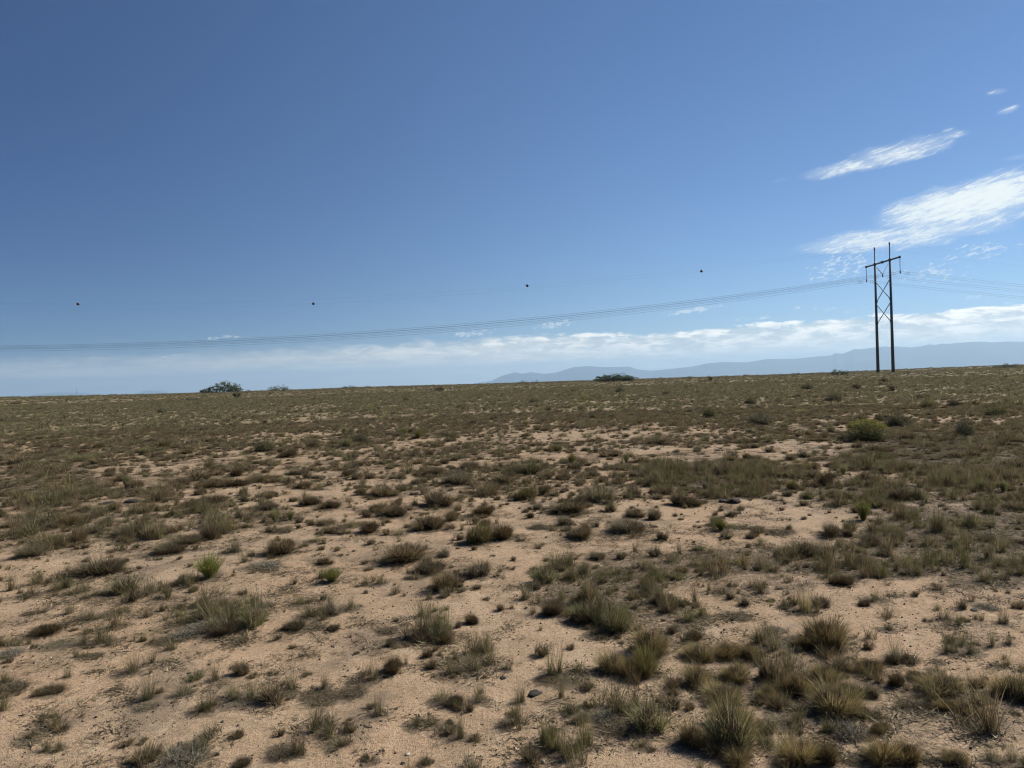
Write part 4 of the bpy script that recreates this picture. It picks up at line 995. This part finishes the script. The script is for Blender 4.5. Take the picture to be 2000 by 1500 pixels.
# streaks lie along a common slope
wob = g.m('MULTIPLY', g.m('SUBTRACT', g.noise(g.xyz(g.m('MULTIPLY', AZ, .30), g.m('MULTIPLY', EL, .9), 9.0), 1.0, 3, .55), .5), 2.6)
def streak(x0, y0, x1, y1, wpx, k, soft=1.0):
    """tapered cloud streak between two sky directions; wpx = thickness in px"""
    a0, e0 = azel(x0, y0); a1, e1 = azel(x1, y1)
    L = math.hypot(a1 - a0, e1 - e0) / 2; an = math.atan2(e1 - e0, a1 - a0); wd = wpx / F * deg / 2
    ca, sa = math.cos(an), math.sin(an); da = g.m('SUBTRACT', AZ, (a0 + a1) / 2); de = g.m('ADD', g.m('SUBTRACT', EL, (e0 + e1) / 2), g.m('MULTIPLY', wob, min(.6, wd * .5)))
    p = g.m('ADD', g.m('MULTIPLY', da, ca / L), g.m('MULTIPLY', de, sa / L))
    q = g.m('ADD', g.m('MULTIPLY', da, -sa / wd), g.m('MULTIPLY', de, ca / wd))
    e = g.m('SUBTRACT', 1.0, g.m('ADD', g.m('MULTIPLY', p, p), g.m('MULTIPLY', q, q)))
    return g.m('MULTIPLY', g.m('MAXIMUM', e, 0.0), k)
def total(L):
    t = L[0]
    for e in L[1:]: t = g.m('MAXIMUM', t, e)
    return t
env = total([streak(1550, 348, 1790, 300, 30, .9), streak(1640, 325, 1880, 268, 46, 1.0), streak(1820, 272, 1905, 256, 16, .55), streak(1830, 262, 1870, 250, 10, .4),
             streak(1690, 436, 2160, 336, 80, 1.5), streak(1535, 492, 1870, 444, 46, 1.0), streak(1640, 484, 2080, 396, 52, .95), streak(1900, 398, 2100, 372, 30, .7), streak(1800, 400, 2060, 312, 34, .5),
             streak(1925, 184, 1972, 174, 11, .5), streak(1942, 222, 1996, 208, 12, .6), streak(1500, 356, 1545, 348, 9, .3), streak(1950, 314, 2030, 300, 12, .4)])
sl = R_(12.5)
al = g.m('ADD', g.m('MULTIPLY', AZ, math.cos(sl)), g.m('MULTIPLY', EL, math.sin(sl)))
ac = g.m('ADD', g.m('MULTIPLY', AZ, -math.sin(sl)), g.m('MULTIPLY', EL, math.cos(sl)))
n1 = g.noise(g.xyz(g.m('MULTIPLY', al, .55), g.m('MULTIPLY', ac, 3.0), 3.1), 1.0, 12, .70, .7)
n2 = g.noise(g.xyz(g.m('MULTIPLY', al, 2.6), g.m('MULTIPLY', ac, 8.5), 8.4), 1.0, 8, .68, .5)
nn = g.m('ADD', g.m('MULTIPLY', n1, .80), g.m('MULTIPLY', n2, .20))
dn = g.m('ADD', g.m('MULTIPLY', env, .50), g.m('MULTIPLY', g.m('SUBTRACT', nn, .555), 2.0))
m_st = g.m('MULTIPLY', g.ss(dn, -.02, .62), g.ss(env, 0.0, .2))
m_st = g.m('MAXIMUM', m_st, g.m('MULTIPLY', g.ss(env, .0, 1.1), .36))
# speckled puffs
env2 = total([streak(1700, 652, 1990, 640, 10, .0),streak(1540, 545, 1740, 500, 60, 1.0), streak(1800, 500, 2040, 478, 40, .9), streak(1700, 540, 1960, 520, 60, .7), streak(1270, 618, 1440, 592, 16, 1.25), streak(1020, 645, 1140, 625, 18, 1.2),
              streak(1420, 628, 1530, 618, 8, 1.1), streak(380, 662, 500, 654, 12, 1.2), streak(300, 700, 400, 688, 14, .9), streak(850, 660, 1000, 640, 22, 1.1), streak(1850, 590, 1960, 575, 14, .9), streak(1540, 598, 1720, 612, 14, .9)])
n3 = g.noise(g.xyz(g.m('MULTIPLY', al, 1.9), g.m('MULTIPLY', ac, 4.2), 1.7), 1.0, 8, .62, .3)
m_sp = g.m('MULTIPLY', g.ss(env2, 0.0, .2), g.m('MULTIPLY', g.ss(g.m('ADD', g.m('MULTIPLY', env2, .22), g.m('SUBTRACT', n3, .66)), .0, .15), .55))
# bank of cloud along the horizon
top = [(-200, 700), (0, 690), (250, 684), (450, 674), (620, 668), (760, 662), (900, 657), (1100, 650), (1300, 648), (1400, 638), (1540, 628), (1700, 616), (1800, 609), (1900, 600), (2000, 590), (2200, 580)]
fc = g.node('ShaderNodeFloatCurve'); cm = fc.mapping; c = cm.curves[0]
pts = [((azel(a, b)[0] + 60) / 120, azel(a, b)[1] / 10) for a, b in top]
c.points[0].location = pts[0]; c.points[1].location = pts[-1]
for p in pts[1:-1]: c.points.new(*p)
cm.update(); g.put(fc.inputs['Value'], g.m('DIVIDE', g.m('ADD', AZ, 60.0), 120.0))
TOPE = g.m('MULTIPLY', fc.outputs[0], 10.0)
n4 = g.noise(g.xyz(g.m('MULTIPLY', AZ, .55), g.m('MULTIPLY', EL, 2.0), 5.5), 1.0, 12, .62, .35)
n5 = g.noise(g.xyz(g.m('MULTIPLY', AZ, .3), g.m('MULTIPLY', EL, 2.6), 2.5), 1.0, 12, .62, .3)
dep = g.m('SUBTRACT', TOPE, EL)
edge = g.m('ADD', dep, g.m('MULTIPLY', g.m('SUBTRACT', n4, .5), 1.5))
band = g.ss(edge, -.02, g.m('MULTIPLY_ADD', g.ss(AZ, 16, -24), 1.5, .22))
right = g.ss(AZ, -24, 6)
solid = g.m('MULTIPLY_ADD', right, .30, .66)
body = g.m('MULTIPLY', solid, g.m('MULTIPLY_ADD', g.ss(n5, .30, .62), .35, .65))
m_bd = g.m('MULTIPLY', band, body)
m_bd = g.m('MULTIPLY', m_bd, g.ss(EL, -3.0, -1.0))
# cloud colours (what they send back of sun and sky)
lit = g.mix(g.ss(n4, .40, .62), CL_GREY, CL_WHITE)
lit = g.mix(g.m('MULTIPLY', g.ss(dep, .5, 2.6), .75), lit, CL_LOW)
lit = g.mix(g.m('SUBTRACT', 1.0, g.ss(AZ, -34, 16)), lit, CL_LEFT)
b0 = g.node('ShaderNodeBackground'); b0.inputs[1].default_value = SKY_S
hs = g.node('ShaderNodeHueSaturation'); hs.inputs['Saturation'].default_value = SKY_SAT; g.l.new(sky.outputs[0], hs.inputs['Color'])

dt = g.node('ShaderNodeVectorMath', operation='DOT_PRODUCT'); g.l.new(nv.outputs[0], dt.inputs[0]); dt.inputs[1].default_value = dv
skt = g.mix(g.ss(dt.outputs['Value'], -.1, .68), SKY_AWAY, SKY_NEAR)      # tinted deeper blue away from the sun
skc = g.mix(1.0, hs.outputs[0], skt, 'MULTIPLY'); g.l.new(skc, b0.inputs[0])
b1 = g.node('ShaderNodeBackground'); g.put(b1.inputs[0], CL_HIGH); b1.inputs[1].default_value = 1.0
b2 = g.node('ShaderNodeBackground'); g.put(b2.inputs[0], lit); b2.inputs[1].default_value = 1.0
mA = g.node('ShaderNodeMixShader'); g.put(mA.inputs[0], m_bd); g.l.new(b0.outputs[0], mA.inputs[1]); g.l.new(b2.outputs[0], mA.inputs[2])
mB = g.node('ShaderNodeMixShader'); g.put(mB.inputs[0], g.m('MAXIMUM', m_st, m_sp)); g.l.new(mA.outputs[0], mB.inputs[1]); g.l.new(b1.outputs[0], mB.inputs[2])
wo = g.node('ShaderNodeOutputWorld'); g.l.new(mB.outputs[0], wo.inputs[0])
W.cycles.sampling_method = 'MANUAL'; W.cycles.sample_map_resolution = 512

# ------------------------------------------------------------------ camera and output
cd = bpy.data.cameras.new('camera'); cd.sensor_width = 36; cd.lens = F / 2000 * 36; cd.clip_start = .05; cd.clip_end = 90000
co = bpy.data.objects.new('camera', cd); COL.objects.link(co); co.location = (0, 0, EYE)
from mathutils import Matrix
co.matrix_world = Matrix(((CX[0], CU[0], -CD[0], 0), (CX[1], CU[1], -CD[1], 0), (CX[2], CU[2], -CD[2], EYE), (0, 0, 0, 1)))
S.camera = co
S.view_settings.view_transform = 'Standard'; S.view_settings.look = 'None'; S.view_settings.gamma = 1; S.view_settings.exposure = EXPO
S.view_settings.use_curve_mapping = False
S.cycles.use_denoising = True; S.cycles.denoiser = 'OPENIMAGEDENOISE'; S.cycles.denoising_input_passes = 'RGB_ALBEDO_NORMAL'; S.cycles.denoising_prefilter = 'ACCURATE'; S.cycles.use_adaptive_sampling = False; S.cycles.filter_width = 1.2; S.cycles.max_bounces = 5; S.cycles.diffuse_bounces = 3; S.cycles.transmission_bounces = 3; S.cycles.volume_bounces = 0
